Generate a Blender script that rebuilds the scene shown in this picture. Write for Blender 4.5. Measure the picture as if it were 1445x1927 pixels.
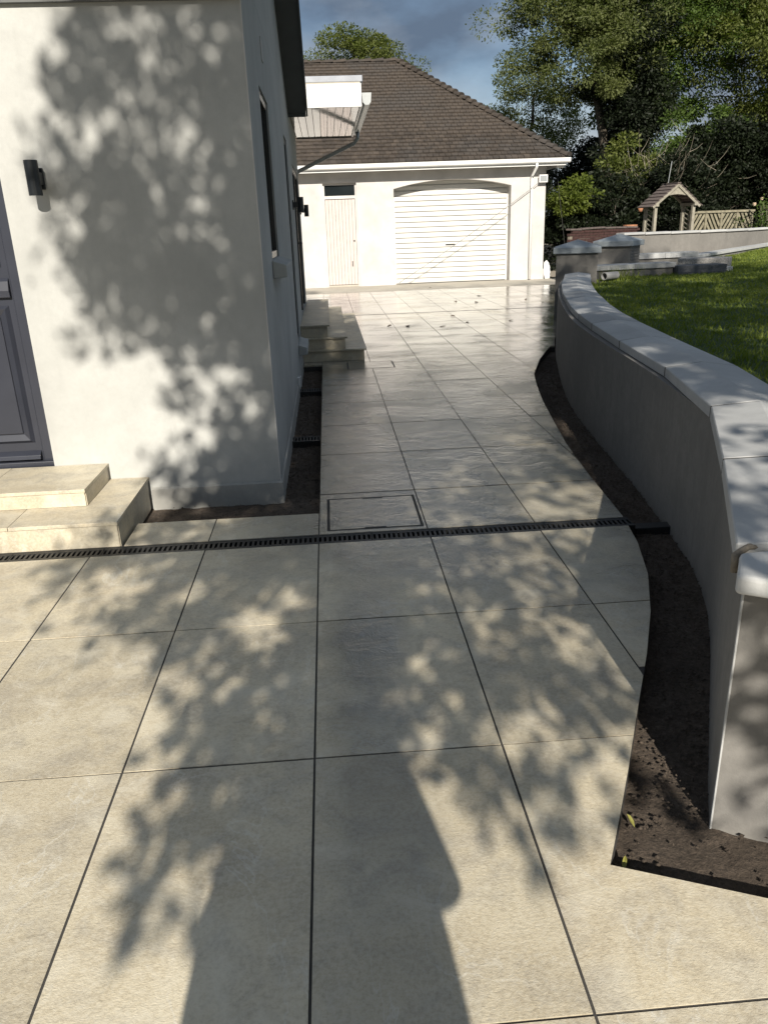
import bpy, bmesh, math, random
import numpy as np
from mathutils import Vector, Matrix

R = math.radians
for o in list(bpy.data.objects):
    bpy.data.objects.remove(o, do_unlink=True)
scene = bpy.context.scene
col = scene.collection

# ------------------------------------------------------------------ camera
PITCH, ROLL, YAW, CAM_H = 20.25, 2.08, 3.4, 1.57
p_, r_, y_ = R(PITCH), R(ROLL), R(YAW)
fwd = Vector((math.sin(y_)*math.cos(p_), math.cos(y_)*math.cos(p_), -math.sin(p_)))
rt = Vector((math.cos(y_), -math.sin(y_), 0))
up = rt.cross(fwd)
rc = rt*math.cos(r_) - up*math.sin(r_)
uc = up*math.cos(r_) + rt*math.sin(r_)
cam_d = bpy.data.cameras.new('camera')
cam = bpy.data.objects.new('camera', cam_d); col.objects.link(cam)
m = Matrix((( rc.x, uc.x, -fwd.x, 0), (rc.y, uc.y, -fwd.y, 0), (rc.z, uc.z, -fwd.z, CAM_H), (0, 0, 0, 1)))
cam.matrix_world = m
cam_d.sensor_fit = 'VERTICAL'; cam_d.sensor_height = 24.0; cam_d.lens = 1450/1927*24.0
cam_d.clip_start = 0.02; cam_d.clip_end = 2000
scene.camera = cam

# ------------------------------------------------------------------ light
SUN_EL = 31.0
TAN = math.tan(R(SUN_EL))
SUN_STRENGTH, SKY_STRENGTH, EXPOSURE = 5.0, 0.069, 0.47
w = bpy.data.worlds.new('World'); scene.world = w; w.use_nodes = True
nt = w.node_tree; N = nt.nodes; L = nt.links
for n in list(N): N.remove(n)
out = N.new('ShaderNodeOutputWorld'); bg = N.new('ShaderNodeBackground')
sky = N.new('ShaderNodeTexSky'); sky.sky_type = 'NISHITA'; sky.sun_disc = False
sky.sun_elevation = R(SUN_EL); sky.sun_rotation = R(180)
sky.air_density = 1.0; sky.dust_density = 0.3; sky.ozone_density = 1.6
bg.inputs['Strength'].default_value = SKY_STRENGTH
# broken cloud over the whole dome (noise in direction space)
tc = N.new('ShaderNodeTexCoord')
mp = N.new('ShaderNodeMapping'); mp.inputs['Scale'].default_value = (1.0, 1.0, 2.1)
mp.inputs['Location'].default_value = (4.83, 5.01, 0.52)
ns = N.new('ShaderNodeTexNoise'); ns.inputs['Scale'].default_value = 2.2; ns.inputs['Detail'].default_value = 7; ns.inputs['Roughness'].default_value = 0.55
rampc = N.new('ShaderNodeValToRGB'); rampc.color_ramp.elements[0].position = 0.30; rampc.color_ramp.elements[1].position = 0.52
ns2 = N.new('ShaderNodeTexNoise'); ns2.inputs['Scale'].default_value = 3.1; ns2.inputs['Detail'].default_value = 6; ns2.inputs['Roughness'].default_value = 0.5
rampw = N.new('ShaderNodeValToRGB'); rampw.color_ramp.elements[0].position = 0.41; rampw.color_ramp.elements[1].position = 0.72
rampw.color_ramp.elements[0].color = (1.38, 1.92, 2.75, 1); rampw.color_ramp.elements[1].color = (6.6, 7.0, 7.4, 1)
mix = N.new('ShaderNodeMixRGB')
L.new(tc.outputs['Generated'], mp.inputs['Vector']); L.new(mp.outputs[0], ns.inputs['Vector']); L.new(mp.outputs[0], ns2.inputs['Vector'])
L.new(ns.outputs['Fac'], rampc.inputs[0]); L.new(ns2.outputs['Fac'], rampw.inputs[0])
L.new(rampc.outputs[0], mix.inputs[0]); L.new(sky.outputs[0], mix.inputs[1]); L.new(rampw.outputs[0], mix.inputs[2])
L.new(mix.outputs[0], bg.inputs['Color']); L.new(bg.outputs[0], out.inputs['Surface'])

sun_d = bpy.data.lights.new('sun', 'SUN'); sun_d.energy = SUN_STRENGTH; sun_d.angle = R(0.53); sun_d.color = (1.0, 0.93, 0.82)
sun = bpy.data.objects.new('sun', sun_d); col.objects.link(sun)
sun.rotation_euler = (R(90-SUN_EL), 0, 0)          # light travels along +Y and down
sun.location = (0, -20, 20)
vs = scene.view_settings
vs.view_transform = 'Standard'; vs.look = 'None'; vs.exposure = EXPOSURE; vs.gamma = 1; vs.use_curve_mapping = False

# ------------------------------------------------------------------ helpers
rng = np.random.default_rng(7)
random.seed(7)

class MB:
    def __init__(s): s.v = []; s.f = []
    def add(s, vs, fs):
        b = len(s.v); s.v += [tuple(x) for x in vs]; s.f += [tuple(b+i for i in f) for f in fs]; return s
    def box(s, x0, x1, y0, y1, z0, z1):
        return s.add([(x0,y0,z0),(x1,y0,z0),(x1,y1,z0),(x0,y1,z0),(x0,y0,z1),(x1,y0,z1),(x1,y1,z1),(x0,y1,z1)],
                     [(0,3,2,1),(4,5,6,7),(0,1,5,4),(1,2,6,5),(2,3,7,6),(3,0,4,7)])
    def prism(s, poly, z0, z1):
        n = len(poly)
        return s.add([(x,y,z0) for x,y in poly]+[(x,y,z1) for x,y in poly],
                     [tuple(range(n-1,-1,-1)), tuple(range(n,2*n))]+[(i,(i+1)%n,n+(i+1)%n,n+i) for i in range(n)])
    def prism_x(s, poly, x0, x1):      # poly in (y,z)
        n = len(poly)
        return s.add([(x0,y,z) for y,z in poly]+[(x1,y,z) for y,z in poly],
                     [tuple(range(n-1,-1,-1)), tuple(range(n,2*n))]+[(i,(i+1)%n,n+(i+1)%n,n+i) for i in range(n)])
    def prism_y(s, poly, y0, y1):      # poly in (x,z)
        n = len(poly)
        return s.add([(x,y0,z) for x,z in poly]+[(x,y1,z) for x,z in poly],
                     [tuple(range(n)), tuple(range(2*n-1,n-1,-1))]+[((i+1)%n,i,n+i,n+(i+1)%n) for i in range(n)])
    def bar(s, a, b, wx, wz, upv=(0,0,1)):      # rectangular bar from a to b
        a = Vector(a); b = Vector(b); d = (b-a).normalized(); u = Vector(upv)
        sd = d.cross(u)
        if sd.length < 1e-4: sd = Vector((1,0,0))
        sd.normalize(); u = sd.cross(d)
        pts = []
        for q in (a, b):
            for i, j in ((-1,-1),(1,-1),(1,1),(-1,1)): pts.append(q + sd*(i*wx/2) + u*(j*wz/2))
        return s.add(pts, [(0,1,2,3),(7,6,5,4),(0,4,5,1),(1,5,6,2),(2,6,7,3),(3,7,4,0)])
    def tube(s, pts, rad, n=8, cap=True):
        pts = [Vector(q) for q in pts]
        rads = rad if isinstance(rad, (list, tuple)) else [rad]*len(pts)
        b = len(s.v); prev = None
        for i, q in enumerate(pts):
            d = (pts[min(i+1,len(pts)-1)] - pts[max(i-1,0)])
            d = d.normalized() if d.length > 1e-9 else Vector((0,0,1))
            if prev is None:
                u = d.orthogonal().normalized()
            else:
                u = prev - d*prev.dot(d)
                u = u.normalized() if u.length > 1e-6 else d.orthogonal().normalized()
            prev = u; v = d.cross(u)
            for k in range(n):
                a = 2*math.pi*k/n
                s.v.append(tuple(q + (u*math.cos(a)+v*math.sin(a))*rads[i]))
        for i in range(len(pts)-1):
            for k in range(n):
                k2 = (k+1)%n
                s.f.append((b+i*n+k, b+i*n+k2, b+(i+1)*n+k2, b+(i+1)*n+k))
        if cap:
            s.f.append(tuple(b+k for k in range(n-1,-1,-1)))
            e = b+(len(pts)-1)*n
            s.f.append(tuple(e+k for k in range(n)))
        return s
    def mesh(s, name):
        me = bpy.data.meshes.new(name); me.from_pydata(s.v, [], s.f); me.update(); return me
    def build(s, name, mat, parent=None, smooth=False, bevel=0, seg=2):
        me = s.mesh(name)
        return mkobj(name, me, mat, parent, smooth, bevel, seg)

def mkobj(name, me, mat, parent=None, smooth=False, bevel=0, seg=2):
    if mat is not None and not me.materials: me.materials.append(mat)
    o = bpy.data.objects.new(name, me); col.objects.link(o)
    if parent is not None: o.parent = parent
    if smooth:
        me.polygons.foreach_set('use_smooth', [True]*len(me.polygons))
    if bevel:
        b = o.modifiers.new('bevel', 'BEVEL'); b.width = bevel; b.segments = seg; b.limit_method = 'ANGLE'; b.angle_limit = R(40)
    return o

def thing(name, label, cat, group=None, loc=(0,0,0), rz=0):
    o = bpy.data.objects.new(name, None); col.objects.link(o); o.empty_display_size = 0.2
    o.location = loc; o.rotation_euler = (0,0,rz)
    return tag(o, label, cat, group)
def tag(o, label, cat, group=None):
    o['label'] = label; o['category'] = cat
    if group: o['group'] = group
    return o
def struct(o): o['kind'] = 'structure'; return o
def stuff(o): o['kind'] = 'stuff'; return o

def fast_mesh(name, V, F):
    """V (n,3), F (m,k) numpy"""
    me = bpy.data.meshes.new(name)
    k = F.shape[1]; nf = F.shape[0]
    me.vertices.add(len(V)); me.vertices.foreach_set('co', np.asarray(V, np.float32).ravel())
    me.loops.add(nf*k); me.loops.foreach_set('vertex_index', np.asarray(F, np.int32).ravel())
    me.polygons.add(nf)
    me.polygons.foreach_set('loop_start', np.arange(0, nf*k, k, dtype=np.int32))
    me.polygons.foreach_set('loop_total', np.full(nf, k, np.int32))
    me.update(calc_edges=True)
    return me

# ------------------------------------------------------------------ materials
class Mat:
    def __init__(s, name):
        s.m = bpy.data.materials.new(name); s.m.use_nodes = True
        s.t = s.m.node_tree; s.n = s.t.nodes; s.l = s.t.links
        s.b = s.n['Principled BSDF']; s.o = s.n['Material Output']
    def new(s, t, **kw):
        n = s.n.new(t)
        for k, v in kw.items():
            if k in n.inputs: n.inputs[k].default_value = v
            else: setattr(n, k, v)
        return n
    def link(s, a, b): s.l.new(a, b)
    def pos(s, scale=(1,1,1), rot=(0,0,0), obj=False, rand=False):
        if obj:
            src = s.new('ShaderNodeTexCoord').outputs['Object']
        else:
            src = s.new('ShaderNodeNewGeometry').outputs['Position']
        if rand:
            oi = s.new('ShaderNodeObjectInfo')
            mu = s.new('ShaderNodeMath', operation='MULTIPLY'); mu.inputs[1].default_value = 37.0
            s.link(oi.outputs['Random'], mu.inputs[0])
            ad = s.new('ShaderNodeVectorMath', operation='ADD')
            s.link(src, ad.inputs[0]); s.link(mu.outputs[0], ad.inputs[1]); src = ad.outputs[0]
        mp = s.new('ShaderNodeMapping'); mp.inputs['Scale'].default_value = scale; mp.inputs['Rotation'].default_value = rot
        s.link(src, mp.inputs['Vector']); return mp.outputs[0]
    def noise(s, vec, scale, detail=4, rough=0.55, dist=0):
        n = s.new('ShaderNodeTexNoise'); n.inputs['Scale'].default_value = scale; n.inputs['Detail'].default_value = detail
        n.inputs['Roughness'].default_value = rough; n.inputs['Distortion'].default_value = dist
        s.link(vec, n.inputs['Vector']); return n.outputs['Fac']
    def ramp(s, fac, *stops):
        r = s.new('ShaderNodeValToRGB'); e = r.color_ramp.elements
        while len(e) < len(stops): e.new(0.5)
        for i, (p, c) in enumerate(stops):
            e[i].position = p; e[i].color = (c, c, c, 1) if isinstance(c, (int, float)) else (*c, 1)
        s.link(fac, r.inputs[0]); return r.outputs[0]
    def mix(s, fac, a, b, mode='MIX'):
        n = s.new('ShaderNodeMixRGB'); n.blend_type = mode
        for sock, v in ((n.inputs[0], fac), (n.inputs[1], a), (n.inputs[2], b)):
            if hasattr(v, 'is_linked') or hasattr(v, 'links'): s.link(v, sock)
            elif isinstance(v, (int, float)): sock.default_value = v if sock == n.inputs[0] else (v,v,v,1)
            else: sock.default_value = (*v, 1)
        return n.outputs[0]
    def math(s, op, a, b=None, clamp=False):
        n = s.new('ShaderNodeMath', operation=op); n.use_clamp = clamp
        for i, v in enumerate((a, b)):
            if v is None: continue
            if isinstance(v, (int, float)): n.inputs[i].default_value = v
            else: s.link(v, n.inputs[i])
        return n.outputs[0]
    def bump(s, h, strength=0.3, dist=0.01):
        n = s.new('ShaderNodeBump'); n.inputs['Strength'].default_value = strength; n.inputs['Distance'].default_value = dist
        s.link(h, n.inputs['Height']); s.link(n.outputs[0], s.b.inputs['Normal']); return n
    def color(s, c):
        if isinstance(c, tuple): s.b.inputs['Base Color'].default_value = (*c, 1)
        else: s.link(c, s.b.inputs['Base Color'])
    def rough(s, r):
        if isinstance(r, (int, float)): s.b.inputs['Roughness'].default_value = r
        else: s.link(r, s.b.inputs['Roughness'])

def simple(name, c, rough=0.6, var=0.12, scale=8, bump=0.0, bscale=60, metal=0, obj=False, rand=False, bd=0.004):
    M = Mat(name)
    v = M.pos(obj=obj, rand=rand)
    f = M.noise(v, scale, 5, 0.6)
    lo = tuple(x*(1-var) for x in c); hi = tuple(min(1, x*(1+var)) for x in c)
    M.color(M.ramp(f, (0.3, lo), (0.7, hi)))
    M.rough(rough); M.b.inputs['Metallic'].default_value = metal
    if bump: M.bump(M.noise(v, bscale, 4, 0.6), bump, bd)
    return M.m

def tile_material(name, wet=True):
    M = Mat(name)
    v = M.pos(rand=True); vw = M.pos()
    big = M.noise(v, 2.3, 5, 0.6, 0.4)
    c = M.ramp(big, (0.28, (0.43, 0.37, 0.265)), (0.5, (0.545, 0.48, 0.35)), (0.74, (0.625, 0.565, 0.43)))
    patch = M.noise(v, 6.5, 6, 0.65, 0.8)
    c = M.mix(M.ramp(patch, (0.46, 0.0), (0.68, 0.6)), c, (0.32, 0.295, 0.25))
    grain = M.noise(v, 75, 6, 0.78)
    c = M.mix(M.ramp(grain, (0.46, 0.0), (0.66, 0.45)), c, (0.64, 0.60, 0.50))
    c = M.mix(M.ramp(grain, (0.34, 0.38), (0.50, 0.0)), c, (0.28, 0.24, 0.18))
    oi = M.new('ShaderNodeObjectInfo')
    c = M.mix(1.0, c, M.ramp(oi.outputs['Random'], (0.0, (0.90, 0.895, 0.885)), (0.5, (1.0, 1.0, 1.0)), (1.0, (1.07, 1.06, 1.04))), 'MULTIPLY')
    cl = M.noise(v, 3.6, 7, 0.68, 1.2)
    c = M.mix(M.ramp(cl, (0.50, 0.0), (0.66, 0.5)), c, (0.66, 0.615, 0.50))
    # pale veins
    vn = M.noise(M.pos(scale=(1.6, 0.8, 1), rand=True), 1.6, 6, 0.6, 0.7)
    ridge = M.math('ABSOLUTE', M.math('SUBTRACT', vn, 0.5))
    vein = M.math('MULTIPLY', M.ramp(ridge, (0.0, 0.42), (0.008, 0.0)), M.ramp(M.noise(v, 2.0, 3, 0.5), (0.45, 0.0), (0.6, 1.0)))
    c = M.mix(vein, c, (0.68, 0.665, 0.60))
    # dark cloudy staining
    st = M.noise(vw, 3.4, 6, 0.6)
    c = M.mix(M.ramp(st, (0.52, 0.0), (0.76, 0.35)), c, (0.30, 0.28, 0.25))
    streak = M.noise(M.pos(scale=(0.8, 1.15, 1), rand=True), 9.0, 6, 0.62, 0.6)
    fine = M.noise(M.pos(scale=(1, 1.5, 1), rand=True), 95, 3, 0.6, 0.8)
    h = M.math('ADD', M.math('MULTIPLY', streak, 0.25), M.math('MULTIPLY', fine, 0.75))
    if wet:
        sp = M.new('ShaderNodeSeparateXYZ'); g = M.new('ShaderNodeNewGeometry'); M.link(g.outputs['Position'], sp.inputs[0])
        X, Y = sp.outputs[0], sp.outputs[1]
        wn = M.noise(M.pos(scale=(1, 1, 1)), 1.7, 5, 0.6, 0.3)
        wob = M.math('MULTIPLY', M.math('SUBTRACT', wn, 0.5), 1.5)
        # hosed-down path: from just before the drain to the forecourt, plus a run of water down one tile row
        a = M.math('ADD', M.math('MULTIPLY', M.math('SUBTRACT', Y, 3.1), 0.9), wob)
        a = M.math('ADD', a, M.math('MULTIPLY', M.math('SUBTRACT', X, -0.1), 0.5))
        a = M.math('MULTIPLY', a, 1.0, True)
        xr = M.math('ABSOLUTE', M.math('SUBTRACT', X, 0.08))
        b = M.math('MULTIPLY', M.math('ADD', M.math('SUBTRACT', 0.19, xr), M.math('MULTIPLY', wob, 0.15)), 9.0, True)
        b = M.math('MULTIPLY', b, M.math('MULTIPLY', M.math('SUBTRACT', Y, 0.6), 0.5, True))
        w1 = M.math('MAXIMUM', M.math('MULTIPLY', a, M.math('MULTIPLY', M.math('ADD', X, 0.6), 2.0, True)), M.math('MULTIPLY', b, 1.0))
        dry = M.math('MULTIPLY', M.math('SUBTRACT', 21.2, Y), 1.5, True)
        patchy = M.ramp(M.noise(M.pos(scale=(0.7, 0.9, 1)), 1.9, 5, 0.55, 0.4), (0.30, 0.45), (0.56, 1.0))
        W = M.math('MULTIPLY', M.math('MULTIPLY', w1, patchy), dry, True)
        c = M.mix(M.math('MULTIPLY', W, 0.85), c, M.mix(1.0, c, (0.42, 0.44, 0.47), 'MULTIPLY'))
        pud = M.ramp(M.noise(M.pos(scale=(1, 0.8, 1)), 1.1, 4, 0.5), (0.40, 0.12), (0.62, 0.28))
        PUDLINK = pud
        calm = M.math('MULTIPLY', M.math('SUBTRACT', Y, 7.6), 0.42, True)       # standing film of water on the forecourt
        calm = M.math('MULTIPLY', calm, M.math('MULTIPLY', patchy, M.math('MULTIPLY', M.math('ADD', 0.8, M.math('MULTIPLY', wob, 0.8)), 1.0, True)))
        rip = M.math('MULTIPLY', W, M.math('SUBTRACT', 1.0, M.math('MULTIPLY', calm, 0.93)))
        h = M.math('ADD', M.math('MULTIPLY', streak, M.math('ADD', M.math('SUBTRACT', 0.4, M.math('MULTIPLY', calm, 0.34)), M.math('MULTIPLY', rip, 2.0))), M.math('MULTIPLY', fine, M.math('MULTIPLY', M.math('SUBTRACT', 0.75, M.math('MULTIPLY', W, 0.4)), M.math('SUBTRACT', 1.0, M.math('MULTIPLY', calm, 0.85)))))
        bs = M.math('ADD', 0.4, M.math('MULTIPLY', W, 0.15))
        M.rough(M.mix(calm, M.mix(W, 0.52, PUDLINK), M.mix(0.65, PUDLINK, 0.03)))
        bn = M.bump(h, 0.3, 0.006); M.link(bs, bn.inputs['Strength']); M.link(bn.outputs[0], M.b.inputs['Coat Normal'])
        M.link(M.math('MULTIPLY_ADD', W, 0.25), M.b.inputs['Specular IOR Level']) if False else None
        M.b.inputs['Coat Roughness'].default_value = 0.07
        M.link(M.math('MULTIPLY', W, 0.6), M.b.inputs['Coat Weight'])
    else:
        M.rough(0.5); M.bump(h, 0.25, 0.004)
    M.color(c)
    return M.m

def render_material(name, base, stain=0.35, rand=False):
    M = Mat(name); v = M.pos(rand=rand)
    a = M.noise(v, 1.3, 6, 0.6, 0.3); b = M.noise(v, 9, 6, 0.65)
    lo = tuple(x*0.80 for x in base); hi = tuple(min(1, x*1.1) for x in base)
    c = M.ramp(a, (0.3, lo), (0.7, hi))
    c = M.mix(M.ramp(b, (0.45, 0.0), (0.75, stain)), c, tuple(x*0.78 for x in base))
    s = M.noise(M.pos(scale=(6, 6, 0.6)), 1.8, 5, 0.6)
    c = M.mix(M.ramp(s, (0.5, 0.0), (0.8, stain*0.8)), c, tuple(x*0.72 for x in base))
    if rand:
        oi = M.new('ShaderNodeObjectInfo'); c = M.mix(1.0, c, M.ramp(oi.outputs['Random'], (0.0, 0.84), (1.0, 1.12)), 'MULTIPLY')
    c = M.mix(M.ramp(M.noise(v, 34, 5, 0.7), (0.42, 0.0), (0.72, stain*0.55)), c, tuple(x*0.70 for x in base))
    M.color(c); M.rough(0.9)
    M.bump(M.math('ADD', M.noise(v, 220, 3, 0.6), M.math('MULTIPLY', b, 1.5)), 0.22, 0.004)
    return M.m

def leaf_material(name, c1, c2, trans=0.35, rough=0.6):
    M = Mat(name)
    g = M.pos()
    f = M.noise(g, 1.1, 3, 0.6); f2 = M.noise(g, 9, 2, 0.5)
    c = M.mix(M.ramp(f, (0.35, 0.0), (0.68, 1.0)), c1, c2)
    c = M.mix(M.ramp(f2, (0.45, 0.0), (0.72, 0.6)), c, tuple(x*1.5 for x in c2))
    M.color(c); M.rough(rough); M.b.inputs['Specular IOR Level'].default_value = 0.3
    tr = M.new('ShaderNodeBsdfTranslucent'); M.link(M.mix(1.0, c, (1.3, 1.5, 0.6), 'MULTIPLY'), tr.inputs['Color'])
    ms = M.new('ShaderNodeMixShader'); ms.inputs[0].default_value = trans
    M.link(M.b.outputs[0], ms.inputs[1]); M.link(tr.outputs[0], ms.inputs[2]); M.link(ms.outputs[0], M.o.inputs['Surface'])
    return M.m

m_tile = tile_material('stone_tile_wet')
m_step = tile_material('stone_tile_dry', False)
m_grout = simple('grout', (0.05, 0.046, 0.042), 0.9, 0.2, 20, 0.3, 200)
m_render = render_material('house_render', (0.455, 0.458, 0.438), 0.34)
m_plinth = render_material('plinth_render', (0.36, 0.355, 0.33), 0.6)
m_grey = render_material('grey_render', (0.205, 0.196, 0.181), 0.85)
m_gwhite = render_material('garage_paint', (0.57, 0.55, 0.53), 0.16)
m_coping = render_material('coping_stone', (0.47, 0.475, 0.47), 0.5, True)
m_cap = render_material('pillar_cap_stone', (0.30, 0.335, 0.36), 0.4)
m_mortar = simple('mortar', (0.20, 0.175, 0.14), 0.95, 0.3, 60, 0.6, 150)
m_joint = simple('dark_joint_mortar', (0.06, 0.054, 0.046), 0.95, 0.3, 60)
m_anth = simple('anthracite_paint', (0.020, 0.023, 0.026), 0.35, 0.1, 10)
m_blackplastic = simple('black_plastic', (0.018, 0.018, 0.018), 0.5, 0.3, 30, 0.2, 100)
m_navy = simple('navy_door_paint', (0.030, 0.033, 0.045), 0.32, 0.12, 3, 0.04, 150)
m_white = simple('white_upvc', (0.80, 0.80, 0.79), 0.28, 0.03, 3)
m_pvc = simple('glossy_white_soffit', (0.80, 0.775, 0.74), 0.04, 0.03, 3, 0.05, 7, bd=0.02)
m_lead = simple('lead_sheet', (0.23, 0.245, 0.275), 0.42, 0.2, 3, 0.1, 15, metal=0.5)
m_soffit = simple('dark_soffit', (0.12, 0.125, 0.125), 0.7, 0.1, 4)
m_roofslate = simple('house_roof_slate', (0.06, 0.058, 0.06), 0.8, 0.3, 12, 0.4, 60)
m_dooroff = simple('pinkish_door_paint', (0.52, 0.465, 0.44), 0.55, 0.06, 6, 0.1, 60)
m_shutter = simple('white_shutter', (0.61, 0.60, 0.57), 0.45, 0.03, 4)
m_dark = simple('dark_iron', (0.03, 0.028, 0.026), 0.6, 0.2, 20)
m_alum = simple('galvanised_gutter', (0.36, 0.38, 0.39), 0.35, 0.1, 5, metal=0.5)
m_cable = simple('grey_cable', (0.22, 0.22, 0.22), 0.6)
m_conc = render_material('concrete_apron', (0.46, 0.425, 0.36), 0.5)
m_wood = simple('weathered_wood', (0.27, 0.25, 0.20), 0.8, 0.25, 14, 0.4, 80)
m_wooddark = simple('weathered_shingle', (0.11, 0.088, 0.08), 0.85, 0.3, 14, 0.5, 80)
m_fence = simple('lichen_fence_wood', (0.22, 0.20, 0.14), 0.85, 0.4, 9, 0.4, 80)
m_brick = simple('red_brick', (0.048, 0.021, 0.018), 0.85, 0.35, 14, 0.5, 80)  # red dimmed in the base colour to stand for the hedges' shade
m_terra = simple('terracotta', (0.36, 0.165, 0.085), 0.75, 0.2, 14, 0.2, 60)
m_granite = simple('granite_block', (0.30, 0.29, 0.275), 0.85, 0.6, 55, 0.5, 90)
m_slate = simple('dark_slate_paver', (0.10, 0.105, 0.115), 0.8, 0.3, 30, 0.3, 90)
m_bark = simple('bark', (0.085, 0.072, 0.055), 0.95, 0.45, 9, 0.8, 30, bd=0.03)
m_twig = simple('pale_twig', (0.21, 0.185, 0.14), 0.9, 0.3, 9)
m_skin = simple('skin', (0.55, 0.33, 0.24), 0.5, 0.05, 12)
m_coat = simple('dark_clothing', (0.04, 0.045, 0.06), 0.9, 0.2, 30, 0.3, 200)

M = Mat('window_glass'); M.color((0.012, 0.016, 0.018)); M.rough(0.05); M.b.inputs['Specular IOR Level'].default_value = 0.6; m_glass = M.m; M.b.inputs['Specular IOR Level'].default_value = 0.3

# garage roof tile: colour per tile, mossy and patchy
M = Mat('concrete_roof_tile'); v = M.pos()
oi = M.new('ShaderNodeObjectInfo')
pb = M.noise(v, 0.7, 4, 0.6); pf = M.noise(v, 6, 4, 0.7)
c = M.ramp(pf, (0.3, (0.036, 0.029, 0.024)), (0.7, (0.076, 0.060, 0.047)))
c = M.mix(M.ramp(pb, (0.5, 0.0), (0.62, 0.55)), c, (0.050, 0.046, 0.043))
c = M.mix(M.ramp(M.noise(v, 14, 4, 0.6), (0.6, 0.0), (0.75, 0.5)), c, (0.05, 0.045, 0.035))
c = M.mix(1.0, c, M.ramp(oi.outputs['Random'], (0.0, 0.72), (1.0, 1.25)), 'MULTIPLY')
M.color(c); M.rough(0.9); M.bump(M.noise(v, 60, 4, 0.7), 0.4, 0.006); m_rooftile = M.m

# soil
M = Mat('garden_soil'); v = M.pos()
a = M.noise(v, 3.0, 5, 0.6); b = M.noise(v, 55, 6, 0.75)
c = M.ramp(b, (0.28, (0.028, 0.021, 0.016)), (0.55, (0.115, 0.088, 0.066)), (0.8, (0.23, 0.18, 0.14)))
c = M.mix(M.ramp(a, (0.4, 0.0), (0.7, 0.6)), c, (0.05, 0.037, 0.026))
M.color(c); M.rough(0.95); M.bump(M.math('ADD', b, M.noise(v, 16, 5, 0.7)), 0.9, 0.02); m_soil = M.m

M = Mat('lawn_soil'); v = M.pos()
a = M.noise(v, 1.5, 5, 0.6); b = M.noise(v, 90, 4, 0.7)
c = M.mix(a, (0.022, 0.05, 0.009), (0.045, 0.085, 0.015)); c = M.mix(M.ramp(b, (0.35, 0.0), (0.7, 0.7)), c, (0.075, 0.12, 0.025))
M.color(c); M.rough(0.95); M.bump(b, 0.8, 0.03); m_lawn = M.m
m_grass = leaf_material('grass_blades', (0.10, 0.14, 0.02), (0.185, 0.22, 0.038), 0.3)
m_gravel = simple('gravel_ground', (0.30, 0.265, 0.215), 0.95, 0.35, 40, 0.6, 70)
m_ground = simple('earth_ground', (0.09, 0.085, 0.05), 0.95, 0.4, 1.2, 0.5, 8)

lm_oak = leaf_material('leaf_olive', (0.065, 0.085, 0.026), (0.135, 0.152, 0.055))
lm_green = leaf_material('leaf_green', (0.036, 0.066, 0.015), (0.10, 0.15, 0.034))
lm_dark = leaf_material('leaf_evergreen_shade_tone', (0.004, 0.007, 0.003), (0.013, 0.020, 0.007), 0.15)  # deep shade under the trees is put into this near-black leaf colour
lm_gold = leaf_material('leaf_golden', (0.075, 0.105, 0.018), (0.13, 0.155, 0.028))
lm_mid = leaf_material('leaf_mid', (0.06, 0.08, 0.018), (0.135, 0.155, 0.04))
lm_shade = leaf_material('leaf_overhead', (0.035, 0.06, 0.016), (0.07, 0.10, 0.03), 0.2)
lm_fallen = simple('fallen_leaf_brown', (0.075, 0.05, 0.028), 0.7, 0.4, 30)
lm_yellow = simple('fallen_leaf_yellow', (0.26, 0.25, 0.06), 0.6, 0.2, 40)
m_pink = simple('rose_petal', (0.70, 0.10, 0.13), 0.5, 0.1, 20)
m_peach = simple('pale_rose_petal', (0.75, 0.60, 0.45), 0.5, 0.1, 20)

# ------------------------------------------------------------------ shared plan outlines
EDGE = [(1.516,.647),(1.70,.742),(1.891,.838),(2.153,.965),(2.514,1.143),(2.846,1.292),(3.206,1.425),(3.586,1.522),(3.972,1.585),(4.773,1.645),
        (5.5,1.72),(6.256,1.83),(7.05,1.95),(7.873,2.105),(8.4,2.22),(8.804,2.355),(9.3,2.52),(9.8,2.72),(10.3,2.93)]
WALLF = [(1.0,1.69),(1.13,1.97),(1.323,2.36),(1.47,2.66),(1.60,2.96),(1.695,3.25),(1.757,3.53),(1.84,4.06),(1.95,4.85),(2.05,5.82),(2.14,6.5),(2.24,7.17),(2.43,8.05),
         (2.62,8.84),(2.86,9.8),(3.17,10.9),(3.52,12.0),(3.86,12.95)]
def interp(tab, y):
    return float(np.interp(y, [t[0] for t in tab], [t[1] for t in tab]))
WALLX = [(y, x) for x, y in WALLF]
def Rb(y):            # right-hand edge of the paving
    if y < 1.516: return .647 + (1.516-y)*2.40
    if y <= 10.3: return interp(EDGE, y)
    if y <= 13.0: return interp(WALLX, y) - 0.01
    return 0.30*y + 0.35
def Lb(y):            # left-hand edge
    if y < 3.95: return -6.0
    if y < 4.29: return -1.185
    if y < 9.62: return -0.127
    if y < 13.42: return -0.36
    return -4.2
DR0, DR1 = 3.82, 3.948       # drain channel

# ------------------------------------------------------------------ ground, paving
g = MB(); g.add([(-400,-400,-.16),(400,-400,-.16),(400,700,-.16),(-400,700,-.16)], [(0,1,2,3)])
struct(g.build('ground', m_ground))

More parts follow.
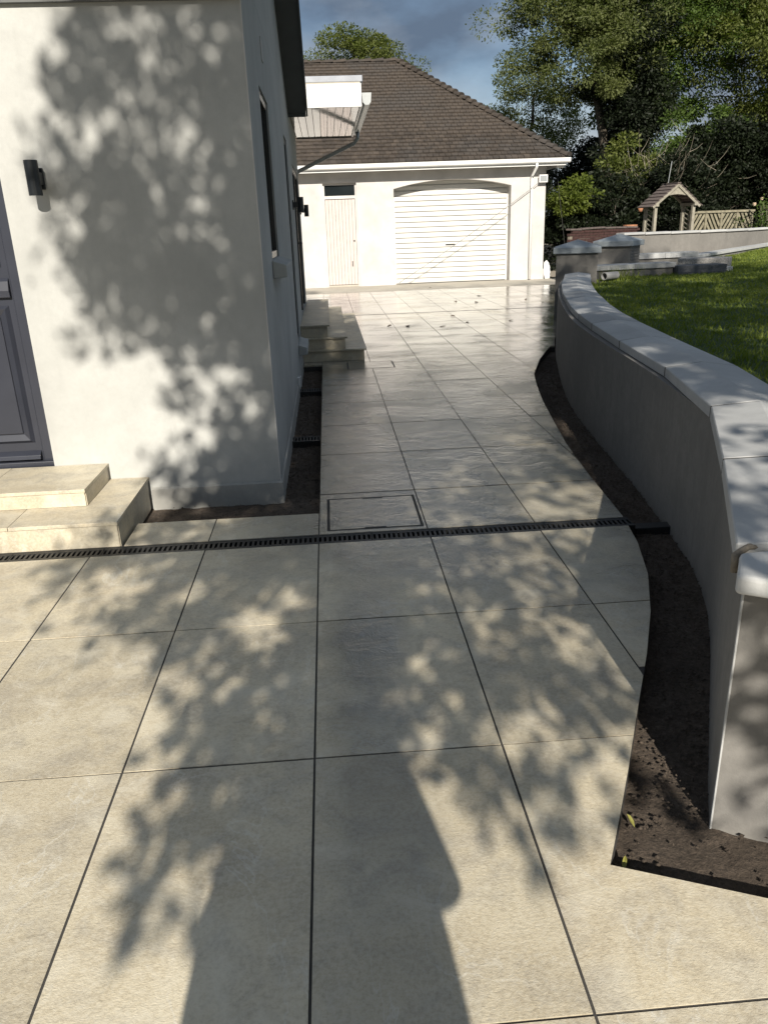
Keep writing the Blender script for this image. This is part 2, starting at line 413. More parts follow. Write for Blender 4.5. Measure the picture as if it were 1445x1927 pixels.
# bedding with grout showing in the joints
def strip(ys, z, side=True, inset=0.0):
    mb = MB(); V = []; F = []
    for y in ys:
        V += [(Lb(y)+inset, y, z), (min(Rb(y), 8.5)-inset, y, z)]
    n = len(ys)
    for i in range(n-1): F.append((2*i, 2*i+1, 2*i+3, 2*i+2))
    b = len(V)
    V += [(x, y, -0.15) for x, y, _ in V]
    for i in range(n-1):
        F.append((2*i+1, b+2*i+1, b+2*i+3, 2*i+3)); F.append((2*i, 2*i+2, b+2*i+2, b+2*i))
    F.append((0, b, b+1, 1)); F.append((2*n-2, 2*n-1, b+2*n-1, b+2*n-2))
    return mb.add(V, F)
gb = MB()
for a, b in ((-3.0, DR0), (DR1, 4.289), (4.291, 9.619), (9.621, 13.419), (13.421, 21.0)):
    ys = sorted(set([round(float(q),4) for q in np.linspace(a, b, 40)] + [t[0] for t in EDGE if a < t[0] < b]))
    s_ = strip(ys, -0.0030, inset=0.003); gb.add(s_.v, s_.f)
paving = struct(gb.build('paving', m_grout))

XS = [-0.127 + 0.6*k for k in range(-9, 16)]
YS = [1.125-0.905*k for k in range(4, 0, -1)] + [1.125, 2.035, 2.945, DR0, DR1] + [4.63+0.905*k for k in range(0, 18)] + [20.93]
GAP = 0.0036
covers = [(-0.076, 0.452, 4.0, 4.525), (0.182, 0.742, 9.225, 9.70)]
n_tiles = 0
tile_cache = {}
def add_tile(poly, dz):
    global n_tiles
    cx = sum(q[0] for q in poly)/len(poly); cy = sum(q[1] for q in poly)/len(poly)
    loc = [(round(x-cx,4), round(y-cy,4)) for x, y in poly]
    key = tuple(loc)
    if key not in tile_cache:
        tile_cache[key] = MB().prism(loc, -0.018, 0.0).mesh('tile')
    o = mkobj('tile', tile_cache[key], m_tile, paving)
    o.location = (cx, cy, dz); o.rotation_euler = (random.gauss(0, .0006), random.gauss(0, .0006), 0); n_tiles += 1
    return o
def clip_rect(x0, x1, y0, y1):
    ys = sorted(set([y0, y1] + [t[0] for t in EDGE if y0 < t[0] < y1] + [y for y in (4.29, 9.62, 13.42) if y0 < y < y1] +
                    [round(float(q), 4) for q in np.linspace(y0, y1, 31)[1:-1]]))
    rightmost = [min(x1, Rb(y)-GAP) for y in ys]
    left = [max(x0, Lb(y)+GAP) for y in ys]
    if all(abs(r-x1) < 1e-6 for r in rightmost) and all(abs(l-x0) < 1e-6 for l in left):
        return [(x0,y0),(x1,y0),(x1,y1),(x0,y1)]
    keep = [i for i in range(len(ys)) if rightmost[i]-left[i] > 0.012]
    if len(keep) < 2: return None
    # simplify: drop collinear middle samples
    ri = [(rightmost[i], ys[i]) for i in keep]; le = [(left[i], ys[i]) for i in keep]
    def simp(ps):
        outp = [ps[0]]
        for k in range(1, len(ps)-1):
            a, b, c = outp[-1], ps[k], ps[k+1]
            if abs((b[0]-a[0])*(c[1]-a[1]) - (c[0]-a[0])*(b[1]-a[1])) > 1e-5: outp.append(b)
        outp.append(ps[-1]); return outp
    return simp(ri) + simp(le)[::-1]
ROWS = [(YS[i], YS[i+1]) for i in range(len(YS)-1) if not (abs(YS[i]-DR0) < 1e-6)]
ROWS = [r for r in ROWS if r[1]-r[0] > 0.1]
rows2 = []
for a, b in ROWS:
    cuts = [c for c in (4.29,) if a < c < b]
    rows2.append((a, b))
for a, b in rows2:
    for i in range(len(XS)-1):
        x0, x1 = XS[i]+GAP, XS[i+1]-GAP
        y0, y1 = a+GAP, b-GAP-(.006 if a > 3.9 else 0)
        if x1 < -3.2 and b < 3.9: continue
        if b < 0.3 and (x1 < -1.4 or x0 > 1.2): continue
        if b > 3.95 and a > 3.9 and abs(a-DR1) < 1e-6 and x0 < -0.2:      # strip in front of the house bed
            y1 = 4.29-GAP
        poly = clip_rect(x0, x1, y0, y1)
        if not poly: continue
        xs_ = [q[0] for q in poly]
        if a > 13.0 and max(xs_) < -1.5: continue
        # cut round the inspection covers
        hit = [c for c in covers if x0 < c[1]-.02 and x1 > c[0]+.02 and y0 < c[3]-.02 and y1 > c[2]+.02]
        dz = random.uniform(-0.0007, 0.0007)
        if hit:
            c = hit[0]; e = 0.006
            for rx0, rx1, ry0, ry1 in ((x0, max(x0, c[0]-e), y0, y1), (min(x1, c[1]+e), x1, y0, y1),
                                       (max(x0, c[0]-e), min(x1, c[1]+e), y0, max(y0, c[2]-e)), (max(x0, c[0]-e), min(x1, c[1]+e), min(y1, c[3]+e), y1)):
                if rx1-rx0 > 0.01 and ry1-ry0 > 0.01:
                    add_tile([(rx0,ry0),(rx1,ry0),(rx1,ry1),(rx0,ry1)], dz)
            continue
        add_tile(poly, dz)
print('tiles', n_tiles)

# concrete apron before the garage and ground beside it
ap = MB().box(-4.2, 6.9, 21.0, 23.4, -0.15, -0.002)
struct(ap.build('concrete_apron', m_conc))
gp = MB().box(6.9, 9.5, 14.5, 30, -0.15, -0.03); struct(gp.build('gravel_path', m_gravel))

# ------------------------------------------------------------------ soil beds
def soil_grid(name, inside, x0, x1, y0, y1, step, z0, amp, seed):
    r = np.random.default_rng(seed)
    nx = int((x1-x0)/step)+1; ny = int((y1-y0)/step)+1
    xs = np.linspace(x0, x1, nx); ys = np.linspace(y0, y1, ny)
    hg = r.normal(0, 1, (ny, nx))
    low = np.zeros((ny, nx))
    for _ in range(3):
        hg2 = hg.copy(); hg2[1:-1,1:-1] = (hg[1:-1,1:-1]*2+hg[:-2,1:-1]+hg[2:,1:-1]+hg[1:-1,:-2]+hg[1:-1,2:])/6; hg = hg2; low += hg
    z = z0 + amp*low/ max(1e-6, np.abs(low).max())
    V = [(xs[i], ys[j], z[j,i]) for j in range(ny) for i in range(nx)]
    F = []
    for j in range(ny-1):
        for i in range(nx-1):
            cx = (xs[i]+xs[i+1])/2; cy = (ys[j]+ys[j+1])/2
            if inside(cx, cy): F.append((j*nx+i, j*nx+i+1, (j+1)*nx+i+1, (j+1)*nx+i))
    me = MB(); me.v = V; me.f = F
    o = me.build(name, m_soil, smooth=True)
    return struct(o)
soil_grid('soil_bed', lambda x, y: x < interp(WALLX, max(1.69, min(12.9, y)))+0.12 if y > 1.69 else True, 0.6, 3.2, 0.55, 10.8, 0.03, -0.078, 0.034, 3)
soil_grid('soil_bed', lambda x, y: (x > -0.45) or (y < 4.85), -1.3, -0.10, 4.2, 9.75, 0.03, -0.078, 0.03, 4)

# small stones and clods, each a thing one could pick up is too small: one mass
def clods(name, spots, seed):
    r = np.random.default_rng(seed); V = []; F = []
    for (x, y, z, s) in spots:
        b = len(V)
        d = r.normal(0, 1, (6, 3)); d /= np.linalg.norm(d, axis=1)[:, None]
        for q in ((1,0,0),(-1,0,0),(0,1,0),(0,-1,0),(0,0,1),(0,0,-1)):
            k = s*r.uniform(.6, 1.2); V.append((x+q[0]*k, y+q[1]*k, z+q[2]*k*.6))
        for t in ((0,2,4),(2,1,4),(1,3,4),(3,0,4),(2,0,5),(1,2,5),(3,1,5),(0,3,5)): F.append((b+t[0], b+t[1], b+t[2]))
    return stuff(mkobj(name, fast_mesh(name, np.array(V), np.array(F)), m_soil))
sp = []
for _ in range(4500):
    y = rng.uniform(1.0, 9.8); xr_ = interp(WALLX, max(1.69, y)) if y > 1.69 else 2.0; xl = Rb(y)+.02
    if xr_ > xl: sp.append((rng.uniform(xl, xr_), y, -0.066, rng.uniform(.003, .010)))
for _ in range(1800):
    y = rng.uniform(4.3, 9.6)
    sp.append((rng.uniform(-.36, -.15) if y > 4.75 else rng.uniform(-1.15, -.15), y, -0.066, rng.uniform(.003, .010)))
clods('soil_crumbs', sp, 5)['label'] = 'crumbs of dark soil and grit lying on the beds'

# ------------------------------------------------------------------ drains and covers
def drain(name, label, x0, x1, y0, y1, z, seg, along='x', zb=-0.1):
    t = thing(name, label, 'drain')
    fr = MB()
    if along == 'x':
        fr.box(x0, x1, y0, y0+.009, zb, z); fr.box(x0, x1, y1-.009, y1, zb, z); fr.box(x0, x1, y0+.01, y1-.01, zb, zb+.01)
    fr.build('channel_frame', m_blackplastic, t)
    n = max(1, round((x1-x0)/seg)); L_ = (x1-x0)/n
    gm = MB(); yi0, yi1 = y0+.011, y1-.011
    gm.box(0.002, L_-.002, yi0, yi0+.018, z-.022, z-.001); gm.box(0.002, L_-.002, yi1-.018, yi1, z-.022, z-.001)
    k = max(2, round(L_/0.0265)); pitch = (L_-.004)/k
    for i in range(k+1):
        xx = .002+i*pitch; wd = .0125
        gm.box(max(.002, xx-wd/2), min(L_-.002, xx+wd/2), yi0+.018, yi1-.018, z-.02, z-.002)
    me = gm.mesh('grating')
    for i in range(n):
        o = mkobj('grating', me, m_blackplastic, t); o.location = (x0+i*L_, 0, 0)
    return t
drain('channel_drain', 'long black slotted channel drain crossing the paving in front of the steps', -3.2, 1.60, DR0+.003, DR1-.003, -0.002, 0.48)
drain('channel_drain', 'short black drain grating across the soil strip, nearer the house corner', -0.372, -0.135, 6.08, 6.24, -0.03, 0.24)
drain('channel_drain', 'short black drain grating across the soil strip, nearer the side steps', -0.372, -0.135, 8.12, 8.28, -0.03, 0.24)
tag(MB().box(0.45, 4.55, 15.26, 15.30, -0.05, 0.0025).build('slot_drain', m_blackplastic), 'thin dark slot drain line across the far forecourt paving', 'drain')
dp = MB().box(1.61, 1.86, DR0+.02, DR1-.03, -.09, -.03)
tag(dp.build('drain_end_channel', m_blackplastic, bevel=.004), 'black uncovered end of the channel drain running into the soil by the curved wall', 'drain')

def cover(label, c, slots):
    t = thing('inspection_cover', label, 'manhole cover')
    x0, x1, y0, y1 = c
    f = MB(); e = .004
    f.box(x0-e, x0+.004, y0-e, y1+e, -.02, .001); f.box(x1-.004, x1+e, y0-e, y1+e, -.02, .001)
    f.box(x0+.004, x1-.004, y0-e, y0+.004, -.02, .001); f.box(x0+.004, x1-.004, y1-.004, y1+e, -.02, .001)
    f.build('frame', m_dark, t)
    MB().box(x0+.004, x1-.004, y0+.004, y1-.004, -.022, -.012).build('gap', m_blackplastic, t)
    MB().box(x0+.011, x1-.010, y0+.009, y1-.009, -.0119, .0004).build('tile', m_tile, t)
    for sx, sy in slots:
        MB().box(sx-.06, sx+.06, sy-.007, sy+.007, -.005, .0022).build('lifting_slot', m_blackplastic, t)
    return t
cover('large tile-filled inspection cover with black lifting slots just past the drain', covers[0], ((0.19, 4.012), (0.20, 4.513)))
cover('small tile-filled inspection cover at the foot of the side steps', covers[1], ())

# ------------------------------------------------------------------ house
EX, FY = -0.375, 4.75
house = thing('house', 'grey-white rendered house on the left with dappled tree shade on its front wall', 'house', loc=(0,0,0))
def wall_cells(fixed, a0, a1, z0, z1, holes, thick, axis):
    """solid wall panel cut round rectangular openings"""
    as_ = sorted(set([a0, a1]+[h[0] for h in holes]+[h[1] for h in holes])); zs = sorted(set([z0, z1]+[h[2] for h in holes]+[h[3] for h in holes]))
    mb = MB()
    for i in range(len(as_)-1):
        j = 0
        while j < len(zs)-1:
            def solid(j): 
                ca, cz = (as_[i]+as_[i+1])/2, (zs[j]+zs[j+1])/2
                return not any(h[0] < ca < h[1] and h[2] < cz < h[3] for h in holes)
            if not solid(j): j += 1; continue
            k = j
            while k+1 < len(zs)-1 and solid(k+1): k += 1
            if axis == 'y': mb.box(as_[i], as_[i+1], fixed, fixed+thick, zs[j], zs[k+1])
            else: mb.box(fixed-thick, fixed, as_[i], as_[i+1], zs[j], zs[k+1])
            j = k+1
    return mb
FD = (-2.9, -1.762, 0.2, 2.35)
wall_cells(FY, -6.5, EX, -.15, 2.97, [FD], 0.3, 'y').build('front_wall', m_render, house)
W1 = (5.70, 6.52, 1.385, 2.47); W2 = (8.95, 9.55, 0.36, 2.52); SD = (10.85, 13.05, 0.455, 2.38)
wall_cells(EX, FY+.3, 13.4, -.15, 2.97, [W1, W2, SD], 0.3, 'x').build('side_wall', m_render, house)
MB().box(-6.5, EX-.3, 13.1, 13.4, -.15, 2.97).build('rear_wall', m_render, house)
# gable above
RS = 0.494
def zu(y): return 2.996 + RS*(10.57-y) if y > 7.61 else 2.996 + RS*(y-4.65)
MB().prism_x([(4.75, 2.972), (10.55, 2.972), (10.55, zu(10.55)-.002), (7.61, zu(7.62)-.002), (4.75, zu(4.75)-.002)], EX-.3, EX).build('gable_wall', m_render, house)
# roof slopes with soffit and barge board
rf = MB()
rf.prism_x([(4.62, zu(4.62)+.03), (7.61, zu(7.61)+.03), (10.72, zu(10.72)+.03), (10.72, zu(10.72)+.17), (7.61, zu(7.61)+.19), (4.62, zu(4.62)+.17)], -6.6, -0.15)
rf.build('roof', m_roofslate, house)
so = MB(); so.prism_x([(7.61, zu(7.61)), (10.70, zu(10.70)), (10.70, zu(10.70)+.028), (7.61, zu(7.61)+.028)], EX, -0.152)
so.prism_x([(4.64, zu(4.64)), (7.608, zu(7.608)), (7.608, zu(7.608)+.028), (4.64, zu(4.64)+.028)], EX, -0.152)
so.build('verge_soffit', m_soffit, house)
bb = MB(); bb.prism_x([(7.61, zu(7.61)-.02), (10.73, zu(10.73)-.02), (10.73, zu(10.73)+.16), (7.61, zu(7.61)+.18)], -0.148, -0.130)
bb.prism_x([(4.62, zu(4.62)-.02), (7.608, zu(7.608)-.02), (7.608, zu(7.608)+.18), (4.62, zu(4.62)+.16)], -0.148, -0.130)
bb.build('barge_board', m_soffit, house)
MB().box(EX, -0.152, 10.703, 10.722, zu(10.72)-.03, zu(10.72)+.16).build('verge_end_board', m_soffit, house)
MB().box(-6.5, EX+.02, FY-.03, FY-.001, 2.715, 2.95).build('eaves_board', m_soffit, house)
MB().bar((EX+.0015, FY-.0015, .075), (EX+.0015, FY-.0015, 2.71), .006, .006, (0,1,0)).build('corner_bead', m_gwhite, house)
# plinth
pl = MB()
pl.prism_x([(FY-.016, -.14), (FY-.002, -.14), (FY-.002, .072), (FY-.016, .060)], -1.19, EX+.016)
pl.build('plinth', m_plinth, house); pl = MB()
pl.prism_y([(EX+.002, -.14), (EX+.016, -.14), (EX+.016, .060), (EX+.002, .072)], FY-.001, 9.85)
pl.build('plinth', m_plinth, house)
MB().box(EX+.001, EX+.006, 6.18, 6.32, 2.70, 2.84).build('plaster_patch', m_gwhite, house)
MB().box(EX+.001, EX+.03, 8.02, 8.09, .03, .14).build('overflow_outlet', m_white, house, bevel=.005)
MB().box(EX+.016, EX+.022, 8.5, 8.6, -.05, .06).build('vent_plate', m_white, house)

def side_window(o, panes):
    y0, y1, z0, z1 = o
    wd = MB(); x = EX-.012
    for a in ((y0, y0+.05, z0, z1), (y1-.05, y1, z0, z1), (y0+.05, y1-.05, z0, z0+.05), (y0+.05, y1-.05, z1-.05, z1)):
        wd.box(x-.06, x, *a)
    win = wd.build('window', m_anth, house, bevel=.003)
    MB().box(x-.035, x-.025, y0+.05, y1-.05, z0+.05, z1-.05).build('pane', m_glass, win)
    s = MB().prism_y([(EX+.002, z0-.125), (EX+.10, z0-.115), (EX+.10, z0-.035), (EX+.002, z0-.002)], y0-.08, y1+.06)
    s.build('sill', m_render, win, bevel=.006)
side_window(W1, 1); side_window(W2, 1)
# side door
sd = MB(); x = EX-.012
for a in ((SD[0], SD[0]+.07, SD[2], SD[3]), (SD[1]-.07, SD[1], SD[2], SD[3]), (SD[0]+.07, SD[1]-.07, SD[3]-.07, SD[3]), (11.9, 11.98, SD[2], SD[3]-.07)):
    sd.box(x-.07, x, *a)
sdo = sd.build('side_door', m_anth, house, bevel=.003)
MB().box(x-.05, x-.03, SD[0]+.07, 11.9, SD[2], SD[3]-.07).build('pane', m_glass, sdo)
MB().box(x-.05, x-.03, 11.98, SD[1]-.07, SD[2], SD[3]-.07).build('pane', m_glass, sdo)
MB().tube([(x, 11.86, 1.4), (x+.05, 11.86, 1.4), (x+.05, 11.75, 1.4)], .01, 8).build('handle', m_alum, sdo, True)

# front door (recessed)
dy = FY+.055
fd = MB(); X0, X1, Z0, Z1 = FD
fd.box(X1-.075, X1, dy, dy+.08, Z0, Z1); fd.box(X0, X0+.075, dy, dy+.08, Z0, Z1); fd.box(X0+.075, X1-.075, dy, dy+.08, Z1-.075, Z1)
door = fd.build('front_door', m_navy, house, bevel=.004)
lf = dy+.012
MB().box(X0+.078, X1-.078, lf, lf+.045, Z0+.06, Z1-.078).build('door_leaf', m_navy, door, bevel=.003)
MB().box(X0, X1, dy-.035, dy+.06, Z0+.035, Z0+.072).build('threshold', m_navy, door, bevel=.006)
MB().prism_x([(lf-.001, Z0+.075), (lf-.04, Z0+.085), (lf-.035, Z0+.11), (lf-.001, Z0+.135)], X0+.09, X1-.086).build('weather_bar', m_navy, door, bevel=.003)
def moulding(x0, x1, z0, z1, w_):
    mb = MB(); y = lf-.0005
    o = [(x0,z0),(x1,z0),(x1,z1),(x0,z1)]; i = [(x0+w_,z0+w_),(x1-w_,z0+w_),(x1-w_,z1-w_),(x0+w_,z1-w_)]
    V = [(a,y,b) for a,b in o]+[(a+(w_*.35 if k in (0,3) else -w_*.35), y-.022, b+(w_*.35 if k in (0,1) else -w_*.35)) for k,(a,b) in enumerate(o)]+[(a,y-.004,b) for a,b in i]
    F = []
    for k in range(4):
        k2 = (k+1)%4; F += [(k, k2, 4+k2, 4+k), (4+k, 4+k2, 8+k2, 8+k)]
    return mb.add(V, F)
moulding(-2.32, -1.875, 0.385, 1.215, .055).build('panel_moulding', m_navy, door)
MB().box(-2.26, -1.935, lf-.010, lf-.0005, .445, 1.155).build('lower_panel', m_navy, door, bevel=.006)
moulding(-2.32, -1.875, 1.43, 2.18, .055).build('panel_moulding', m_navy, door)
MB().box(-2.262, -1.933, lf-.006, lf-.0005, 1.488, 2.122).build('upper_pane', m_glass, door)
mr = MB(); mr.prism_x([(lf-.001, 1.255), (lf-.028, 1.262), (lf-.034, 1.30), (lf-.02, 1.352), (lf-.001, 1.372)], X0+.085, X1-.085)
mr.build('mid_rail', m_navy, door, bevel=.003)

# front steps
fs = thing('front_steps', 'two beige tiled steps up to the navy front door', 'steps')
def step(t, x0, x1, y0, y1, z0, z1, side='R', cuts=()):
    MB().box(x0, x1-.012, y0+.012, y1, z0, z1-.021).build('core', m_conc, t)
    MB().box(x0, x1-.008, y0+.002, y0+.011, z0+.002, z1-.022).build('riser', m_step, t)
    MB().box(x1-.0115, x1-.003, y0+.014, y1-.06, z0+.002, z1-.022).build('side_riser', m_step, t)
    cs = [x0]+list(cuts)+[x1]
    for a, b in zip(cs[:-1], cs[1:]):
        MB().box(a+.0015, b-.0015, y0-.006, y1, z1-.020, z1).build('tread', m_step, t, bevel=.0015)
step(fs, -3.2, -1.195, 3.952, FY-.004, -.06, .142, cuts=(-2.35, -1.77))
step(fs, -3.2, -1.43, 4.235, FY-.004, .1422, .245, cuts=(-2.62, -2.02))
tag(MB().prism([( -1.185,4.30),(-1.10,4.285),(-1.04,4.31),(-1.03,4.36),(-1.10,4.40),(-1.18,4.37)], -.07, -.035).build('loose_stone', m_coping, bevel=.01), 'flat pale stone lying in the soil beside the front steps', 'stone')

# side steps
ss = thing('side_steps', 'three grey tiled steps up to the side door under the canopy', 'steps')
for i, (xo, z1, y0, y1) in enumerate(((0.44, .15, 9.83, 14.2), (0.205, .302, 9.84, 13.95), (-0.01, .455, 9.85, 13.7))):
    z0 = (0.001, .1502, .3022)[i]
    MB().box(EX+.003, xo-.04, y0+.04, y1-.02, z0, z1-.021).build('core', m_conc, ss)
    MB().box(EX+.003, xo-.03, y0+.028, y0+.0395, z0+.001, z1-.022).build('riser', m_step, ss)
    MB().box(xo-.0395, xo-.029, y0+.041, y1-.021, z0+.001, z1-.022).build('side_riser', m_step, ss)
    n = 5
    for k in range(n):
        a = y0+(y1-y0)*k/n; b = y0+(y1-y0)*(k+1)/n
        MB().box(EX+.003, xo, a+.0015, b-.0015, z1-.020, z1).build('tread', m_step, ss, bevel=.0015)

# wall lamps
def lamp_parts(t, out):
    MB().tube([(0,0,-.088),(0,0,.088)], .036, 20).build('lamp_body', m_anth, t)
    MB().tube([(0,0,-.0885),(0,0,-.075)], .030, 16).build('lens', m_glass, t)
    d = Vector(out)*-1
    MB().bar(Vector((0,0,0))+d*.03, Vector((0,0,0))+d*.085, .05, .06).build('arm', m_anth, t)
    MB().bar(Vector((0,0,0))+d*.082, Vector((0,0,0))+d*.099, .055, .11).build('back_plate', m_anth, t, bevel=.003)
for lab, loc, out in (('black cylinder up-down wall lamp beside the navy front door', (-1.552, FY-.1, 1.885), (0,-1,0)),
                      ('black cylinder wall lamp on the side wall, nearer of the two by the side steps', (EX+.1, 10.15, 1.865), (1,0,0)),
                      ('black cylinder wall lamp on the side wall, farther of the two by the side steps', (EX+.1, 13.25, 1.865), (1,0,0))):
    t = thing('wall_lamp', lab, 'lamp', 'black cylinder wall lamps on the house', loc); lamp_parts(t, out)

# canopy (flat roofed overhang over the side door)
cp = thing('porch_canopy', 'white flat canopy with glossy boarded soffit over the side door', 'canopy')
cx0, cx1, cy0, cy1, cz = -0.13, 0.55, 10.80, 14.12, 3.0
MB().box(-4.0, 0.575, 10.86, 14.2, 3.285, 3.36).build('lead_roof_edge', m_lead, cp, bevel=.008)
MB().box(-4.0, 0.54, 10.84, 14.1, 3.02, 3.284).build('roof_deck', m_conc, cp)
MB().box(cx0, cx1, cy0, cy0+.02, 3.035, 3.262).build('front_fascia', m_white, cp, bevel=.003)
MB().box(cx0, cx1, cy0-.014, cy0+.02, 2.998, 3.033).build('fascia_trim', m_white, cp, bevel=.004)
MB().box(cx1-.022, cx1, cy0+.022, cy1, 2.998, 3.26).build('side_fascia', m_white, cp)
for k in range(9):
    a = EX+.003+(cx1-.03-EX)*k/9; b = EX+.003+(cx1-.03-EX)*(k+1)/9
    MB().box(a, b-.006, cy0+.024, cy1, 3.0, 3.012).build('soffit_board', m_pvc, cp, bevel=.0025)
MB().box(EX, cx1-.024, cy1+.001, cy1+.03, 2.985, 3.2).build('rear_trim', m_dark, cp)
gt = MB(); prof = [(cx1+.002, 3.15), (cx1+.012, 3.045), (cx1+.04, 3.015), (cx1+.085, 3.015), (cx1+.112, 3.045), (cx1+.122, 3.15)]
gt.prism_y(prof, cy0-.03, cy1+.02)
gt.build('gutter', m_alum, cp)
dpm = MB(); dpm.tube([(cx1+.06, 13.7, 3.03), (cx1+.055, 13.7, 2.93), (cx1+.0, 13.7, 2.86), (-.30, 13.7, 2.50), (-.50, 13.7, 2.42)], .032, 10)
dpm.build('downpipe', m_alum, cp, True)

# ------------------------------------------------------------------ retaining wall with coping stones
def offset_poly(pts, d):
    out_ = []
    for i, q in enumerate(pts):
        a = Vector(pts[max(0,i-1)]); b = Vector(pts[min(len(pts)-1,i+1)])
        t = (b-a).normalized(); n = Vector((t.y, -t.x))
        out_.append((q[0]+n.x*d, q[1]+n.y*d))
    return out_
rw = thing('retaining_wall', 'long curved grey rendered retaining wall along the right of the path', 'wall')
def resample(pts, step_):
    P = [Vector(q) for q in pts]; out_ = []
    for i in range(len(P)-1):
        n = max(1, int((P[i+1]-P[i]).length/step_))
        for k in range(n): out_.append(tuple(P[i].lerp(P[i+1], k/n)))
    out_.append(tuple(P[-1])); return out_
def smooth_poly(pts, it=2):
    P = [tuple(q) for q in pts]
    for _ in range(it):
        Q = [P[0]]
        for a, b in zip(P[:-1], P[1:]):
            Q += [(a[0]*.75+b[0]*.25, a[1]*.75+b[1]*.25), (a[0]*.25+b[0]*.75, a[1]*.25+b[1]*.75)]
        Q.append(P[-1]); P = Q
    return P
face = smooth_poly(WALLF, 2)
back = offset_poly(face, 0.30)
V = []; F = []
n = len(face)
for (a, b) in zip(face, back):
    V += [(a[0],a[1],-.15), (a[0],a[1],.697), (b[0],b[1],.697), (b[0],b[1],-.15)]
for i in range(n-1):
    for k in range(3): F.append((4*i+k, 4*(i+1)+k, 4*(i+1)+k+1, 4*i+k+1)[::-1])
F.append((0,1,2,3)); F.append((4*n-1,4*n-2,4*n-3,4*n-4))
MB().add(V, F).build('wall_body', m_grey, rw)
def coping_piece(p0, p1, q0, q1, zb, th, rise, mat, parent, name='coping_stone', bevel=.004):
    """p = path side ends, q = garden side ends; saddle-backed top"""
    V = []
    for p, q in ((p0, q0), (p1, q1)):
        ap_ = (p[0]*.5+q[0]*.5, p[1]*.5+q[1]*.5)
        V += [(p[0],p[1],zb), (p[0],p[1],zb+th), (ap_[0],ap_[1],zb+th+rise), (q[0],q[1],zb+th), (q[0],q[1],zb)]
    F = [(0,1,2,3,4), (9,8,7,6,5)] + [(k, 5+k, 5+(k+1)%5, (k+1)%5) for k in range(5)]
    return MB().add(V, F).build(name, mat, parent, bevel=bevel, seg=1)
CJ = [(0.955,1.655),(1.365,2.547),(1.705,3.345),(1.915,4.346),(2.045,5.44),(2.183,6.467),(2.30,7.2),(2.45,7.95),(2.62,8.65),(2.80,9.4),(3.02,10.2),(3.28,11.1),(3.56,11.95),(3.86,12.9)]
CJ[0] = (1.03, 1.80)
inner = offset_poly(CJ, 0.40)
def short(a, b, g_=.008):
    a = Vector(a); b = Vector(b); d = (b-a).normalized()*g_; return tuple(a+d), tuple(b-d)
for i in range(len(CJ)-1):
    p0, p1 = short(CJ[i], CJ[i+1]); q0, q1 = short(inner[i], inner[i+1])
    coping_piece(p0, p1, q0, q1, .70, .058, .028, m_coping, rw)
    if i < len(CJ)-2:
        n0, _ = short(CJ[i+1], CJ[i+2]); k0, _ = short(inner[i+1], inner[i+2])
        coping_piece(p1, n0, q1, k0, .704, .052, .026, m_joint, rw, 'mortar_joint', bevel=0)
# end stone of the return, beyond a broken mortar joint
coping_piece((0.955,1.645),(1.03,1.755),(2.05,.98),(2.12,1.20),.70,.058,.0,m_coping,rw) if False else None
endst = [(0.945,1.632),(1.022,1.765),(1.20,1.775),(1.62,1.60),(2.6,1.12),(2.42,.79),(1.5,1.30)]
MB().prism(endst, .70, .752).build('coping_stone', m_coping, rw, bevel=.012, seg=3)
mj = MB().tube([(1.018,1.775,.69),(1.020,1.782,.735),(1.06,1.795,.752),(1.2,1.79,.752),(1.38,1.73,.755),(1.6,1.63,.755)], [.009,.011,.009,.008,.008,.007], 8)
mj.build('mortar_joint', m_mortar, rw, True)
# return face of the wall turning right
MB().prism([(1.0,1.69),(2.6,1.02),(2.75,1.3),(1.27,1.92),(1.10,1.91)], -.15, .697).build('wall_return', m_grey, rw)
MB().bar((1.001,1.689,-.1),(1.001,1.689,.69),.005,.005,(0,1,0)).build('corner_bead', m_coping, rw)

# ------------------------------------------------------------------ lawn
def in_poly(x, y, P):
    c = False; j = len(P)-1
    for i in range(len(P)):
        if ((P[i][1] > y) != (P[j][1] > y)) and (x < (P[j][0]-P[i][0])*(y-P[i][1])/(P[j][1]-P[i][1]+1e-12)+P[i][0]): c = not c
        j = i
    return c
LZ = 0.61
lawn_in = offset_poly(CJ, 0.36)
back_edge = [(4.4,13.3),(6.3,14.6),(7.2,16.4),(9.0,18.6),(11.0,20.8),(13.5,23.5)]
LAWN = lawn_in + [(4.5,13.2)] + back_edge + [(18,22),(18,-2),(2.7,1.1)]
def lz(x, y): return LZ + 0.010*max(0, x-4) + .07*max(0, min(1, (10-y)/6)) + .012*math.sin(x*1.7)*math.cos(y*1.3)
me = MB(); st_ = 0.30
xs = np.arange(1.0, 18.2, st_); ys = np.arange(-2, 24.2, st_)
V = [(x, y, lz(x, y)-.02) for y in ys for x in xs]; F = []
nx = len(xs)
for j in range(len(ys)-1):
    for i in range(nx-1):
        if in_poly(xs[i]+st_/2, ys[j]+st_/2, LAWN): F.append((j*nx+i, j*nx+i+1, (j+1)*nx+i+1, (j+1)*nx+i))
me.v = V; me.f = F
struct(me.build('lawn', m_lawn, smooth=True))
